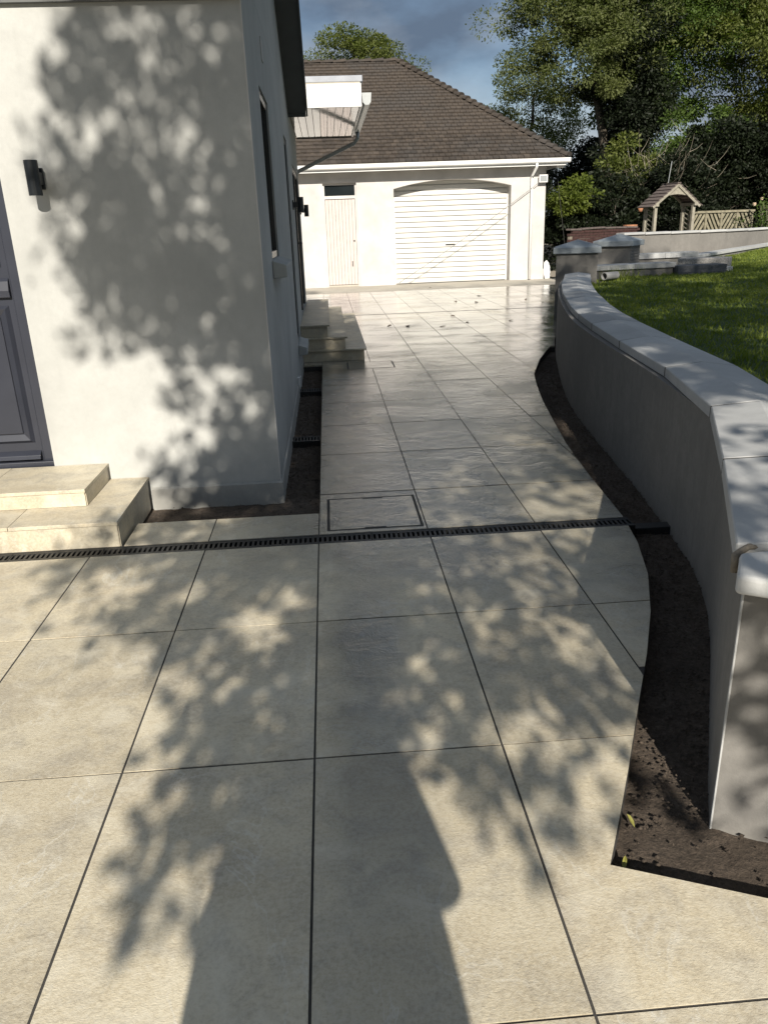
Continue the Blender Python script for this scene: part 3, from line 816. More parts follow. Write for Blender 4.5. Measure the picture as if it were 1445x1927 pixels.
# blades
NB = 220000
u_ = rng.random(NB); 
px = 1.0 + 15*rng.random(NB)**1.15; py = 1.4 + 22*rng.random(NB)**1.35
ok = np.array([in_poly(px[i], py[i], LAWN) and px[i] < 0.62*py[i]+2.0 for i in range(NB)])
px, py = px[ok], py[ok]; nb = len(px)
pz = LZ + 0.010*np.maximum(0, px-4) + .07*np.clip((10-py)/6, 0, 1) + .012*np.sin(px*1.7)*np.cos(py*1.3) - .022
hh = rng.uniform(.02, .05, nb)*(1+.5*(np.sin(px*5)*np.sin(py*4) > .6)); an = rng.uniform(0, 2*np.pi, nb); wd = .0035+.0012*np.hypot(px, py)*.35
lean = rng.normal(0, .5, (nb, 2))
V = np.zeros((nb, 3, 3))
V[:,0,0] = px-np.cos(an)*wd; V[:,0,1] = py-np.sin(an)*wd; V[:,0,2] = pz
V[:,1,0] = px+np.cos(an)*wd; V[:,1,1] = py+np.sin(an)*wd; V[:,1,2] = pz
V[:,2,0] = px+lean[:,0]*hh; V[:,2,1] = py+lean[:,1]*hh; V[:,2,2] = pz+hh
go = stuff(mkobj('grass', fast_mesh('grass', V.reshape(-1,3), np.arange(nb*3).reshape(-1,3)), m_grass))
go['label'] = 'short green grass of the raised lawn behind the curved wall'; go['category'] = 'grass'
# ground under the raised garden and terrace behind
struct(MB().prism([(4.55,14.0),(6.2,14.75),(7.1,16.5),(13.3,23.6),(20,23),(30,40),(10,40),(9.0,25),(8.3,20.5)], -.15, .62).build('garden_terrace', m_gravel))

# ------------------------------------------------------------------ pillars, low walls, terrace
def pillar(label, loc, rz, s, ztop, capw, rise, z0=-.1):
    t = thing('gate_pillar', label, 'pillar', 'square capped pillars at the garden steps', loc, rz)
    h = s/2
    MB().box(-h, h, -h, h, z0, ztop).build('shaft', m_grey, t, bevel=.006)
    c = capw/2; cz_ = ztop+.001
    V = [(-c,-c,cz_),(c,-c,cz_),(c,c,cz_),(-c,c,cz_),(-c,-c,cz_+.095),(c,-c,cz_+.095),(c,c,cz_+.095),(-c,c,cz_+.095),(0,0,cz_+.095+rise)]
    MB().add(V, [(3,2,1,0),(0,1,5,4),(1,2,6,5),(2,3,7,6),(3,0,4,7),(4,5,8),(5,6,8),(6,7,8),(7,4,8)]).build('cap', m_cap, t, bevel=.008)
    return t
pillar('grey pillar with pyramid cap at the end of the curved wall', (4.18, 13.32, 0), R(-18), .66, 1.065, .76, .115)
pp = pillar('farther grey pillar with pyramid cap and louvred side', (5.62, 15.35, 0), R(-38), .64, 1.085, .76, .125)
for k in range(8):
    MB().box(.321, .335, -.27, .27, .62+k*.055, .645+k*.055).build('louvre', m_grey, pp)

def low_wall(label, a, b, wd, z0, z1, ct):
    t = thing('low_wall', label, 'wall')
    a = Vector(a); b = Vector(b); d = (b-a).normalized(); n_ = Vector((-d.y, d.x))
    c1 = [a, b, b+n_*wd, a+n_*wd]
    MB().prism([tuple(q) for q in c1], z0, z1).build('wall_body', m_grey, t)
    e = .04; k = max(1, round((b-a).length/.9))
    for i in range(k):
        p0 = a.lerp(b, i/k) - n_*e + d*(.002 if i else -e); p1 = a.lerp(b, (i+1)/k) - n_*e + d*(e if i == k-1 else -.002)
        MB().prism([tuple(p0), tuple(p1), tuple(p1+n_*(wd+2*e)), tuple(p0+n_*(wd+2*e))], z1+.001, z1+.001+ct).build('coping_stone', m_coping, t, bevel=.006)
    return t
low_wall('low step wall with grey slab coping beside the nearer pillar', (4.62,13.75), (6.12,13.95), .30, .3, .735, .085)
low_wall('low step wall with grey slab coping beside the farther pillar', (5.92,15.40), (7.30,15.62), .30, .3, .82, .095)
lw = low_wall('low coped wall edging the back of the lawn', (7.25,16.3), (13.4,23.2), .25, .3, .715, .06)

# curved back wall
bw = thing('curved_back_wall', 'curved grey garden wall with pale coping in front of the arbour', 'wall')
arc = [(7.75,20.9),(8.4,21.1),(9.2,21.35),(10.2,21.75),(11.2,22.3),(12.2,23.0),(13.4,24.0),(15,25.6)]
bk = offset_poly(arc, -.25)
V = []; F = []
for i, (a, b) in enumerate(zip(arc, bk)):
    zt = 1.165-.008*i
    V += [(a[0],a[1],.3),(a[0],a[1],zt),(b[0],b[1],zt),(b[0],b[1],.3)]
n = len(arc)
for i in range(n-1):
    for k in range(3): F.append((4*i+k, 4*(i+1)+k, 4*(i+1)+k+1, 4*i+k+1))
F.append((0,1,2,3)); F.append((4*n-1,4*n-2,4*n-3,4*n-4))
MB().add(V, F).build('wall_body', m_grey, bw)
ao = offset_poly(arc, .05); bo = offset_poly(arc, -.30)
for i in range(n-1):
    p0, p1 = short(ao[i], ao[i+1]); q0, q1 = short(bo[i], bo[i+1])
    coping_piece(p0, p1, q0, q1, 1.166-.008*i, .055, .01, m_coping, bw, bevel=.006)

# stacked slabs, granite block and pipe on the lawn
st = thing('slab_stack', 'stack of dark slate slabs lying at the lawn edge', 'slabs')
for k in range(3):
    MB().box(6.14, 7.02, 13.75+.01*k, 14.15, .58+k*.062, .64+k*.062).build('slab', m_slate, st, bevel=.004)
t = MB().prism([(6.55,14.75),(7.35,14.35),(7.6,14.75),(6.85,15.25)], .5, .84).build('granite_block', m_granite, bevel=.015)
tag(t, 'speckled grey granite block at the corner of the lawn', 'block')
t = MB().prism([(7.05,14.05),(7.3,14.1),(7.25,14.33),(7.06,14.3)], .58, .70).build('pale_slab', m_coping, bevel=.006)
tag(t, 'small pale slab offcut beside the granite block', 'slab')
pb_ = MB()
for ro, flip in ((.062, 0),):
    nseg = 20
    V = []; F = []
    for yy in (0, .34):
        for k in range(nseg):
            a = 2*math.pi*k/nseg; V.append((yy, math.cos(a)*.062, math.sin(a)*.062))
        for k in range(nseg):
            a = 2*math.pi*k/nseg; V.append((yy, math.cos(a)*.052, math.sin(a)*.052))
    for k in range(nseg):
        k2 = (k+1)%nseg
        F += [(k, k2, 2*nseg+k2, 2*nseg+k), (nseg+k2, nseg+k, 3*nseg+k, 3*nseg+k2), (k2, k, nseg+k, nseg+k2), (2*nseg+k, 2*nseg+k2, 3*nseg+k2, 3*nseg+k)]
pipe = MB().add(V, F).build('pipe_offcut', m_cable, smooth=False)
pipe.location = (4.55, 13.0, .69); pipe.rotation_euler = (0, 0, R(35))
tag(pipe, 'short grey pipe lying on the grass beside the nearer pillar', 'pipe')

# ------------------------------------------------------------------ garage
GY = 23.1
gar = thing('garage', 'white garage with brown tiled hipped roof at the end of the drive', 'garage')
GD = (1.96, 5.27); DO = (0.0, 0.93)
wall = MB()
wall.box(-4.0, DO[0], GY, GY+.42, 0, 3.03); wall.box(DO[1], GD[0], GY, GY+.42, 0, 3.03); wall.box(GD[1], 6.25, GY, GY+.42, 0, 3.03)
wall.box(DO[0], DO[1], GY, GY+.42, 2.76, 3.03)
nA = 24
arch = lambda x: 2.565 + .205*math.sqrt(max(0, 1-((x-(GD[0]+GD[1])/2)/((GD[1]-GD[0])/2))**2))
V = []; F = []
for i in range(nA+1):
    x = GD[0]+(GD[1]-GD[0])*i/nA
    # segmental arch
    hc = .205; half = (GD[1]-GD[0])/2; rad_ = (half*half+hc*hc)/(2*hc); z = 2.565+hc-rad_+math.sqrt(rad_*rad_-(x-(GD[0]+half))**2)
    V += [(x,GY,z),(x,GY,3.03),(x,GY+.42,3.03),(x,GY+.42,z)]
for i in range(nA):
    for k in range(4): F.append((4*i+k, 4*(i+1)+k, 4*(i+1)+(k+1)%4, 4*i+(k+1)%4)[::-1])
wall.add(V, F)
wall.box(5.83, 6.25, GY+.42, 31.0, 0, 3.03); wall.box(-4.0, 5.83, 30.6, 31.0, 0, 3.03)
wall.build('wall', m_gwhite, gar)
pl = MB()
for a, b in ((-4.0, DO[0]-.03), (DO[1]+.03, GD[0]-.03), (GD[1]+.03, 6.27)): MB().box(a, b, GY-.022, GY-.001, 0, .29).build('plinth', m_gwhite, gar, bevel=.005)
MB().box(DO[0]-.14, DO[1]+.03, GY-.012, GY-.001, 2.765, 2.86).build('door_lintel', m_gwhite, gar)
MB().box(-4.0, 5.83, GY+3.5, GY+3.6, 0, 3.0).build('inner_wall', m_dark, gar)
# roller shutter
sh = MB().box(GD[0]+.051, GD[1]-.051, GY+.416, GY+.43, 0, 2.75).build('roller_shutter', m_shutter, gar)
for a_ in (GD[0]+.001, GD[1]-.05): MB().box(a_, a_+.049, GY+.355, GY+.41, 0, 2.75).build('guide_rail', m_shutter, sh)
npitch = 20; ph = 2.8/npitch
for k in range(npitch):
    z0 = .01+k*ph
    MB().prism_x([(GY+.405, z0), (GY+.366, z0+.004), (GY+.362, z0+ph*.5), (GY+.367, z0+ph-.024), (GY+.405, z0+ph-.018), (GY+.405, z0+ph), (GY+.415, z0+ph), (GY+.415, z0)], GD[0]+.05, GD[1]-.05).build('shutter_slat', m_shutter, sh)
MB().box(3.46, 3.74, GY+.345, GY+.366, 1.03, 1.065).build('handle', m_dark, sh, bevel=.004)
# side door of the garage
gd = MB(); yy = GY+.12
for a in ((DO[0], DO[0]+.045, .0, 2.755), (DO[1]-.045, DO[1], .0, 2.755), (DO[0]+.045, DO[1]-.045, 2.36, 2.44), (DO[0]+.045, DO[1]-.045, 2.71, 2.755)):
    gd.box(a[0], a[1], yy-.03, yy+.05, a[2], a[3])
gdo = gd.build('boarded_door', m_gwhite, gar)
MB().box(DO[0]+.046, DO[1]-.046, yy+.01, yy+.02, 2.44, 2.71).build('transom_pane', m_glass, gdo)
nb_ = 9; bwid = (DO[1]-DO[0]-.1)/nb_
for k in range(nb_):
    a = DO[0]+.05+k*bwid
    MB().box(a+.002, a+bwid-.002, yy, yy+.03, .06, 2.345).build('board', m_dooroff, gdo, bevel=.005)
MB().box(DO[0]+.04, DO[1]-.04, yy-.05, yy+.05, .0, .05).build('threshold', m_conc, gdo)
MB().box(DO[1]-.20, DO[1]-.175, yy-.03, yy-.001, .56, .70).build('latch', m_dark, gdo)
MB().tube([(DO[1]-.11, yy-.03, 1.25), (DO[1]-.11, yy, 1.25)], .022, 10).build('lock', m_dark, gdo)
# eaves
EYF = 22.68; EXR = 6.68
MB().box(-4.0, EXR-.02, EYF+.03, GY-.002, 3.035, 3.06).build('soffit', m_gwhite, gar)
MB().box(6.27, EXR-.02, GY, 31.2, 3.035, 3.06).build('soffit', m_gwhite, gar)
MB().box(-4.0, EXR, EYF, EYF+.025, 3.01, 3.2).build('fascia', m_white, gar)
MB().box(EXR-.02, EXR+.005, EYF+.026, 31.4, 3.01, 3.2).build('fascia', m_white, gar)
gprof = [(EYF-.001, 3.19), (EYF-.004, 3.10), (EYF-.03, 3.072), (EYF-.075, 3.072), (EYF-.105, 3.10), (EYF-.112, 3.19)]
MB().prism_x(gprof, -4.0, EXR+.10).build('gutter', m_white, gar)
MB().box(EXR-.19, EXR-.01, EYF+.1, EYF+.28, 2.955, 3.033).build('eaves_box', m_white, gar, bevel=.02)
MB().tube([(5.86, EYF-.05, 3.08), (5.86, EYF-.05, 2.98), (5.84, GY-.09, 2.80), (5.84, GY-.07, 2.70), (5.84, GY-.07, .02)], .037, 12).build('downpipe', m_white, gar, True)
# roof
DD, PT = 4.27, 36.5; TP = math.tan(R(PT))
ZE = 3.20
RZ = ZE + DD*TP
rb = MB()
E0 = (-6.0, EYF-.04, ZE); E1 = (EXR+.06, EYF-.04, ZE); E2 = (EXR+.06, EYF-.04+2*DD, ZE); E3 = (-6.0, EYF-.04+2*DD, ZE)
Rg1 = (EXR+.06-DD, EYF-.04+DD, RZ); Rg0 = (-6.0, EYF-.04+DD, RZ)
rb.add([E0, E1, E2, E3, Rg1, Rg0], [(0,1,4,5), (1,2,4), (2,3,5,4), (0,5,3), (3,2,1,0)])
roof = rb.build('roof', m_rooftile, gar)
# tiles of the front slope, one by one
slope = DD/math.cos(R(PT)); GA = 0.178; ncr = int(round(slope/GA)); GA = slope/ncr; TW = .17
up_s = Vector((0, math.cos(R(PT)), math.sin(R(PT)))); nrm = Vector((0, -math.sin(R(PT)), math.cos(R(PT))))
def tile_verts(w_):
    V = []
    for lx in (0.005, w_-.005):
        for s_, h in ((-.022, .012), (-.018, .058), (GA+.02, .014), (GA+.02, -.002)):
            q = up_s*s_ + nrm*h; V.append((lx, q.y, q.z))
    return V
TF = [(0,1,2,3), (7,6,5,4), (0,4,5,1), (1,5,6,2), (2,6,7,3), (3,7,4,0)]
tm = MB().add(tile_verts(TW), TF).mesh('roof_tile')
rest = MB(); cnt = 0
for r_i in range(ncr):
    s0 = r_i*GA
    xr_end = E1[0] - s0*math.cos(R(PT)) - .0
    o0 = Vector((0, E0[1], ZE)) + up_s*s0
    x = -1.3 + (TW/2 if r_i % 2 else 0)
    while x < xr_end-.05:
        w_ = min(TW, xr_end-x-GA*math.cos(R(PT))*.5)
        jit = nrm*random.uniform(-.003, .006) + up_s*random.uniform(-.006, .006)
        if w_ >= TW*.99 and cnt < 300 and x > -0.7:
            ob = mkobj('roof_tile', tm, m_rooftile, roof); ob.location = (x+o0.x+jit.x, o0.y+jit.y, o0.z+jit.z)
            ob.rotation_euler = (random.uniform(-.012,.012), random.uniform(-.02,.02), 0); cnt += 1
        elif w_ > .03:
            rest.add([(vx+x, vy+o0.y+jit.y, vz+o0.z+jit.z) for vx, vy, vz in tile_verts(w_)], TF)
        x += TW
stuff(rest.build('upper_roof_tiles', m_rooftile, roof))
# side slope courses
sc = MB()
for r_i in range(ncr):
    s0 = r_i*GA*math.cos(R(PT)); z = ZE + s0*TP; d2 = GA*math.cos(R(PT)); z2 = z + d2*TP
    y0 = EYF-.04+s0; y1 = EYF-.04+2*DD-s0; xe = E1[0]-s0
    if y1-y0 < .3: break
    sc.add([(xe+.02, y0+.05, z-.01), (xe+.02, y1-.05, z-.01), (xe+.02, y1-.05, z+.02), (xe+.02, y0+.05, z+.02), (xe-d2, y0+d2, z2+.008), (xe-d2, y1-d2, z2+.008)], [(0,1,2,3), (3,2,5,4)])
stuff(sc.build('side_slope_tiles', m_rooftile, roof))
# hip and ridge tiles
def half_round(a, b, r0, name):
    a = Vector(a); b = Vector(b); d = (b-a).normalized(); sd_ = d.cross(Vector((0,0,1))).normalized(); u = sd_.cross(d)
    V = []; n_ = 7
    for q, rr in ((a, r0*1.35), (b, r0*.85)):
        for k in range(n_):
            an_ = math.pi*k/(n_-1); V.append(q + sd_*math.cos(an_)*rr*1.15 + u*(math.sin(an_)*rr*.75))
    F = [(k, k+1, n_+k+1, n_+k) for k in range(n_-1)] + [tuple(range(n_-1,-1,-1)), tuple(range(n_, 2*n_))]
    return MB().add(V, F).build(name, m_rooftile, roof)
A = Vector(E1)+Vector((0,0,.0)); B = Vector(Rg1); nh = 27
for k in range(nh):
    half_round(A.lerp(B, k/nh)+Vector((0,0,.038)), A.lerp(B, (k+1.12)/nh)+Vector((0,0,.0)), .10, 'hip_tile')
for k in range(12):
    a = Vector(Rg1).lerp(Vector(Rg0), k/22); b = Vector(Rg1).lerp(Vector(Rg0), (k+1.02)/22)
    half_round(a+Vector((0,0,-.01)), b+Vector((0,0,-.015)), .11, 'ridge_tile')

# floodlight, cable, leaning board
fl = thing('floodlight', 'white square floodlight under the right corner of the garage eaves', 'floodlight')
MB().box(6.02, 6.26, GY-.16, GY-.10, 2.60, 2.80).build('housing', m_white, fl, bevel=.008)
MB().box(6.045, 6.235, GY-.166, GY-.161, 2.625, 2.775).build('lens', m_alum, fl)
MB().box(6.10, 6.18, GY-.10, GY-.001, 2.66, 2.74).build('bracket', m_white, fl)
def sag(a, b, s_, n_=14):
    a = Vector(a); b = Vector(b); return [a.lerp(b, i/n_)-Vector((0,0,s_*4*(i/n_)*(1-i/n_))) for i in range(n_+1)]
tag(MB().tube(sag((6.05,GY-.12,2.62),(2.05,GY-.04,.06),.06), .009, 6).build('cable', m_cable, smooth=True), 'thin grey cable slung diagonally across the garage door from the floodlight', 'cable')
tag(MB().tube(sag((6.62,GY+.3,3.0),(6.95,GY-.2,.0),-.03), .006, 6).build('cable', m_dark, smooth=True), 'thin dark cable hanging down beside the right corner of the garage', 'cable')
lb = MB().prism_y([(-.08,0),(.07,0),(.13,.18),(.10,.42),(.02,.52),(-.07,.46),(-.11,.15)], -.02, .02).build('white_board', m_white, bevel=.006)
lb.location = (6.42, GY+.12, 0.0); lb.rotation_euler = (R(-10), 0, R(20))
tag(lb, 'white curved board leaning at the right corner of the garage', 'board')

# ------------------------------------------------------------------ garden arbour
AB = (10.52, 24.6, .36)
ab = thing('garden_arbour', 'wooden garden arbour with shingled gable roof and lattice sides', 'arbour', loc=AB, rz=R(12))
hw, dp_ = .66, .24      # half width, half depth
for sx in (-1, 1):
    for sy in (-1, 1):
        MB().box(sx*hw-.045, sx*hw+.045, sy*dp_-.045, sy*dp_+.045, 0, 1.52).build('post', m_wood, ab, bevel=.004)
    for k in range(9):
        z = .25+k*.135
        MB().bar((sx*hw, -dp_+.05, z), (sx*hw, dp_-.05, z+.14), .012, .03).build('lattice_slat', m_wood, ab)
    MB().box(sx*hw-.03, sx*hw+.03, -dp_+.046, dp_-.046, .62, .68).build('arm_rail', m_wood, ab)
    MB().box(sx*hw-.04, sx*hw+.04, -dp_-.12, dp_+.12, 1.522, 1.60).build('side_beam', m_wood, ab)
for sy in (-1, 1):
    pts = [(-hw-.02, 1.602), (-hw+.13, 1.602)]
    for k in range(9):
        an_ = math.pi*(1-k/8); pts.append((math.cos(an_)*.58, 1.602+math.sin(an_)*.27))
    pts += [(hw-.13, 1.602), (hw+.02, 1.602), (0, 2.08)]
    # split into left/right halves to keep faces simple
    for s_ in (-1, 1):
        arcp = [(s_*abs(math.cos(math.pi/2*k/6))*.60, 1.60+math.sin(math.pi/2*k/6)*.25) for k in range(7)]
        poly = [(s_*(hw+.0), 1.605)] + arcp + [(0, 2.07)]
        mb = MB()
        for i in range(1, len(poly)-2):
            a, b = poly[i], poly[i+1]
            f_ = lambda x: 2.07 - (2.07-1.605)*abs(x)/hw
            mb.prism_y([a, b, (b[0], f_(b[0])), (a[0], f_(a[0]))], sy*(dp_+.07)-.012, sy*(dp_+.07)+.012)
        mb.build('gable_panel', m_wood, ab)
        MB().bar((s_*(hw+.16), sy*(dp_+.10), 1.50), (0, sy*(dp_+.10), 2.115), .035, .085).build('barge_board', m_wood, ab)
for s_ in (-1, 1):
    for k in range(7):
        f0, f1 = k/7, (k+1.15)/7
        a = Vector((s_*(hw+.22)*(1-f0), 0, 1.49+f0*.66)); b = Vector((s_*(hw+.22)*(1-min(1,f1)), 0, 1.49+min(1,f1)*.66))
        d = (b-a).normalized(); nn = Vector((-d.z*s_, 0, d.x*s_)); nn = nn if nn.z > 0 else -nn
        V = []
        for yv in (-dp_-.13, dp_+.13):
            for q in (a+nn*.02, b-nn*.004, b+nn*.014, a+nn*.042): V.append((q.x, yv, q.z))
        MB().add(V, [(0,1,2,3),(7,6,5,4),(0,4,5,1),(1,5,6,2),(2,6,7,3),(3,7,4,0)]).build('roof_shingle_board', m_wooddark, ab)
MB().bar((0,-dp_-.14,2.165),(0,dp_+.14,2.165),.12,.03).build('ridge_cap', m_wooddark, ab)
MB().box(-hw+.05, hw-.05, .05, dp_-.05, .40, .44).build('seat', m_wood, ab)
MB().tube([(-.12, 0, 2.18), (-.12, 0, 2.24), (-.06, 0, 2.78)], .012, 6).build('rod', m_alum, ab)

# fence panel with slanting slats
fn = thing('slatted_fence', 'weathered low fence with slats slanting in alternating directions beside the arbour', 'fence', loc=(11.25, 24.75, .55), rz=R(14))
FL = 2.35; ph_ = FL/4
for i in range(5): MB().box(i*ph_-.035, i*ph_+.035, -.035, .035, 0, 1.16).build('post', m_fence, fn)
MB().box(-.06, FL+.06, -.055, -.036, 1.10, 1.165).build('top_rail', m_fence, fn); MB().box(-.06, FL+.06, -.055, -.036, .35, .41).build('bottom_rail', m_fence, fn)
for i in range(4):
    s_ = 1 if i % 2 == 0 else -1
    for k in range(-3, 5):
        x0_ = i*ph_ + k*.145; x1_ = x0_+s_*.42 if s_ > 0 else x0_+.42
        a = [x0_, .41]; b = [x0_+.42, 1.10]
        if s_ < 0: a = [2*(i*ph_)+ph_-x0_, .41]; b = [2*(i*ph_)+ph_-x0_-.42, 1.10]
        lo, hi = i*ph_+.04, (i+1)*ph_-.04
        # clip to panel
        def cl(p, q):
            (px_, pz_), (qx, qz) = p, q
            t0, t1 = 0, 1; dx = qx-px_
            for bnd, sg in ((lo, 1), (hi, -1)):
                fa = sg*(px_-bnd); fb = sg*(qx-bnd)
                if fa < 0 and fb < 0: return None
                if fa < 0: t0 = max(t0, fa/(fa-fb))
                elif fb < 0: t1 = min(t1, fa/(fa-fb))
            if t1-t0 < .08: return None
            return (px_+dx*t0, pz_+(qz-pz_)*t0), (px_+dx*t1, pz_+(qz-pz_)*t1)
        r = cl(a, b)
        if r: MB().bar((r[0][0], 0, r[0][1]), (r[1][0], 0, r[1][1]), .018, .072, (0,-1,0) if False else (0,0,1)).build('slat', m_fence, fn)

# brick planter and pots
bp = thing('brick_planter', 'low wall of old red bricks behind the pillars', 'planter', loc=(6.55, 21.6, 0), rz=R(28))
bmesh_ = MB().box(0, .21, 0, .1, 0, .062).mesh('brick')
MB().box(0.01, 2.6, .012, .09, .3, 1.17).build('core', m_mortar, bp)
for r_i in range(12):
    for k in range(12):
        ob = mkobj('brick', bmesh_, m_brick, bp); ob.location = (k*.22+(.11 if r_i % 2 else 0)+random.uniform(-.004,.004), random.uniform(-.008,.008)-.002, .45+r_i*.073)
for k in range(6):
    o = MB().box(0, .42, -.03, .16, 0, .045).build('coping_brick', m_wooddark, bp, bevel=.006); o.location = (k*.44, 0, 1.326+random.uniform(0,.02)); o.rotation_euler = (0, random.uniform(-.05,.05), 0)
def pot(label, loc, s):
    t = thing('plant_pot', label, 'pot', loc=loc)
    MB().tube([(0,0,0),(0,0,.26*s)], [.11*s,.155*s], 18).build('pot_body', m_terra, t, True)
    MB().tube([(0,0,.261*s),(0,0,.31*s)], [.175*s,.178*s], 18).build('rim', m_terra, t)
    return t
pot('terracotta pot standing behind the curved wall left of the arbour', (8.72, 23.0, 1.05), 1.15)
MB_ = MB().box(8.3, 9.6, 22.95, 23.25, .6, 1.04); tag(MB_.build('timber_planter', m_fence, bevel=.01), 'low pale timber box behind the curved wall left of the arbour', 'planter')
hp = thing('hanging_flower_pot', 'small orange flower pot hung on the left post of the arbour', 'pot', loc=(9.40, 24.05, 1.75))
MB().tube([(0,0,0),(0,0,.10)], [.05,.075], 12).build('pot_body', m_terra, hp, True)

# ------------------------------------------------------------------ vegetation
def leaf_cloud(name, P, size, mat, parent, seed, flat=0.3, aspect=.5, D=None):
    r = np.random.default_rng(seed); n = len(P); P = np.asarray(P)
    d = r.normal(0, 1, (n,3)); d[:,2] *= .7; d /= np.linalg.norm(d, axis=1)[:,None]
    if D is not None:
        d = D*1.1 + d*.75; d[:,2] -= .25; d /= np.linalg.norm(d, axis=1)[:,None]
    e = r.normal(0, 1, (n,3)); e[:,2] *= (.8 if D is None else .45); e -= d*(e*d).sum(1)[:,None]; e /= np.linalg.norm(e, axis=1)[:,None]
    nn = np.cross(d, e)
    s = (np.asarray(size)*r.uniform(.6, 1.35, n))[:,None]
    V = np.zeros((n,4,3))
    V[:,0] = P; V[:,1] = P+d*s*.5+e*s*aspect*.5+nn*s*.08; V[:,2] = P+d*s; V[:,3] = P+d*s*.5-e*s*aspect*.5+nn*s*.08
    me = fast_mesh(name, V.reshape(-1,3), np.arange(n*4).reshape(-1,4))
    return mkobj(name, me, mat, parent)

def grow(base, top, tips, r0, r, wob=.18, sub=5, rmax=1.0):
    """one mesh of trunk and limbs: trunk base->top, limbs from trunk to the tips"""
    mb = MB(); base = Vector(base); top = Vector(top); H = (top-base).length
    def path(a, b, w_, n_=sub):
        pts = [a]
        for i in range(1, n_):
            f = i/n_; q = a.lerp(b, f); q = q + Vector((r.normal(0,1), r.normal(0,1), r.normal(0,1)*.6))*w_*math.sin(math.pi*f); pts.append(q)
        pts.append(b); return pts
    tr = path(base, top, wob*.5, 7)
    mb.tube(tr, [r0*(1-.75*i/7) for i in range(8)], 9)
    nodes = [(q, r0*(1-.75*i/7)) for i, q in enumerate(tr)][2:]
    tips = sorted([Vector(q) for q in tips], key=lambda q: (q-base).length)
    for q in tips:
        best = min(nodes, key=lambda nd: (nd[0]-q).length + max(0, nd[0].z-q.z)*1.2 + (0 if nd[1] > .012 else 3))
        a, ra = best; rr = min(ra*.7, rmax, max(.008, .016*(q-a).length))
        pt = path(a, q, wob*(q-a).length*.35)
        rs = [rr*(1-.7*i/(len(pt)-1)) for i in range(len(pt))]
        mb.tube(pt, rs, 5, cap=False)
        for i in range(2, len(pt)): nodes.append((pt[i], rs[i]))
    return mb

def crown_tree(name, label, base, crown_c, crown_r, n_cl, cl_r, per, leaf, mat, seed, group=None, r0=.22, cat='tree', shell=.35, trunk_mat=None, skip=None, lean=0, twigs=False):
    r = np.random.default_rng(seed)
    t = thing(name, label, cat, group, loc=base)
    B = Vector(base); C = []
    while len(C) < n_cl:
        d = r.normal(0,1,3); d /= np.linalg.norm(d); k = r.uniform(shell, 1)**.6
        c = np.array(crown_c)+d*k*np.array(crown_r)*r.uniform(.8, 1.12)
        if skip and skip(c): continue
        C.append(c)
    C = np.array(C)
    P = []; DD_ = []
    for c in C:
        rr = cl_r*r.uniform(.6, 1.35); n_ = int(per*r.uniform(.5, 1.4))
        d = r.normal(0,1,(n_,3)); d /= np.linalg.norm(d,axis=1)[:,None]
        k = r.random(n_)**.45
        P.append(c+d*(k*rr)[:,None]*np.array([1,1,.60])); DD_.append(d)
    P = np.concatenate(P)-np.array(base)
    leaf_cloud('crown', P, leaf, mat, t, seed+1, D=np.concatenate(DD_))
    top = Vector((crown_c[0]+lean, crown_c[1], crown_c[2]+crown_r[2]*.35))
    mb = grow((0,0,-.2), top-B, [Vector(c)-B for c in C[:min(len(C), 150)]], r0, r)
    mb.build('trunk', trunk_mat or m_bark, t, True)
    return t

# --- the large trees on the right, beyond the garden
TG = 'tall trees beyond the garden'
crown_tree('broadleaf_tree', 'tall sparse olive-leaved tree beside the garage, its lacy crown against the sky', (11.2, 31.8, 0), (9.7, 31.0, 9.3), (3.3, 2.2, 4.6), 150, .74, 600, .105, lm_oak, 11, TG, .24, shell=.15)
crown_tree('broadleaf_tree', 'large dense green tree with dark trunk behind the arbour', (13.2, 34.0, 0), (13.2, 33.5, 9.0), (3.6, 3.0, 5.4), 165, .88, 680, .12, lm_green, 12, TG, .32, shell=.1)
crown_tree('broadleaf_tree', 'green leafy tree at the right edge of the garden, upper right of the picture', (18.0, 33.0, 0), (17.4, 32.5, 8.4), (4.0, 3.2, 5.8), 165, .88, 660, .12, lm_mid, 13, TG, .3, shell=.1)
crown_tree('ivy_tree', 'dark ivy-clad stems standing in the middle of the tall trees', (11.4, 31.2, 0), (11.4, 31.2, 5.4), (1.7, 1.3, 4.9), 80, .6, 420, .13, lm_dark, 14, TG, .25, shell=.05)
# --- trees behind the garage
crown_tree('broadleaf_tree', 'round green tree top showing above the garage ridge', (1.3, 40.0, 0), (1.8, 40.0, 7.6), (2.9, 2.2, 2.6), 95, .65, 560, .115, lm_mid, 15, 'trees behind the garage', .2, shell=.2)
crown_tree('broadleaf_tree', 'loose green treetop rising behind the garage hip', (10.2, 42.0, 0), (10.6, 42.0, 6.2), (2.8, 2.0, 3.4), 80, .75, 420, .11, lm_oak, 16, 'trees behind the garage', .2, shell=.2)
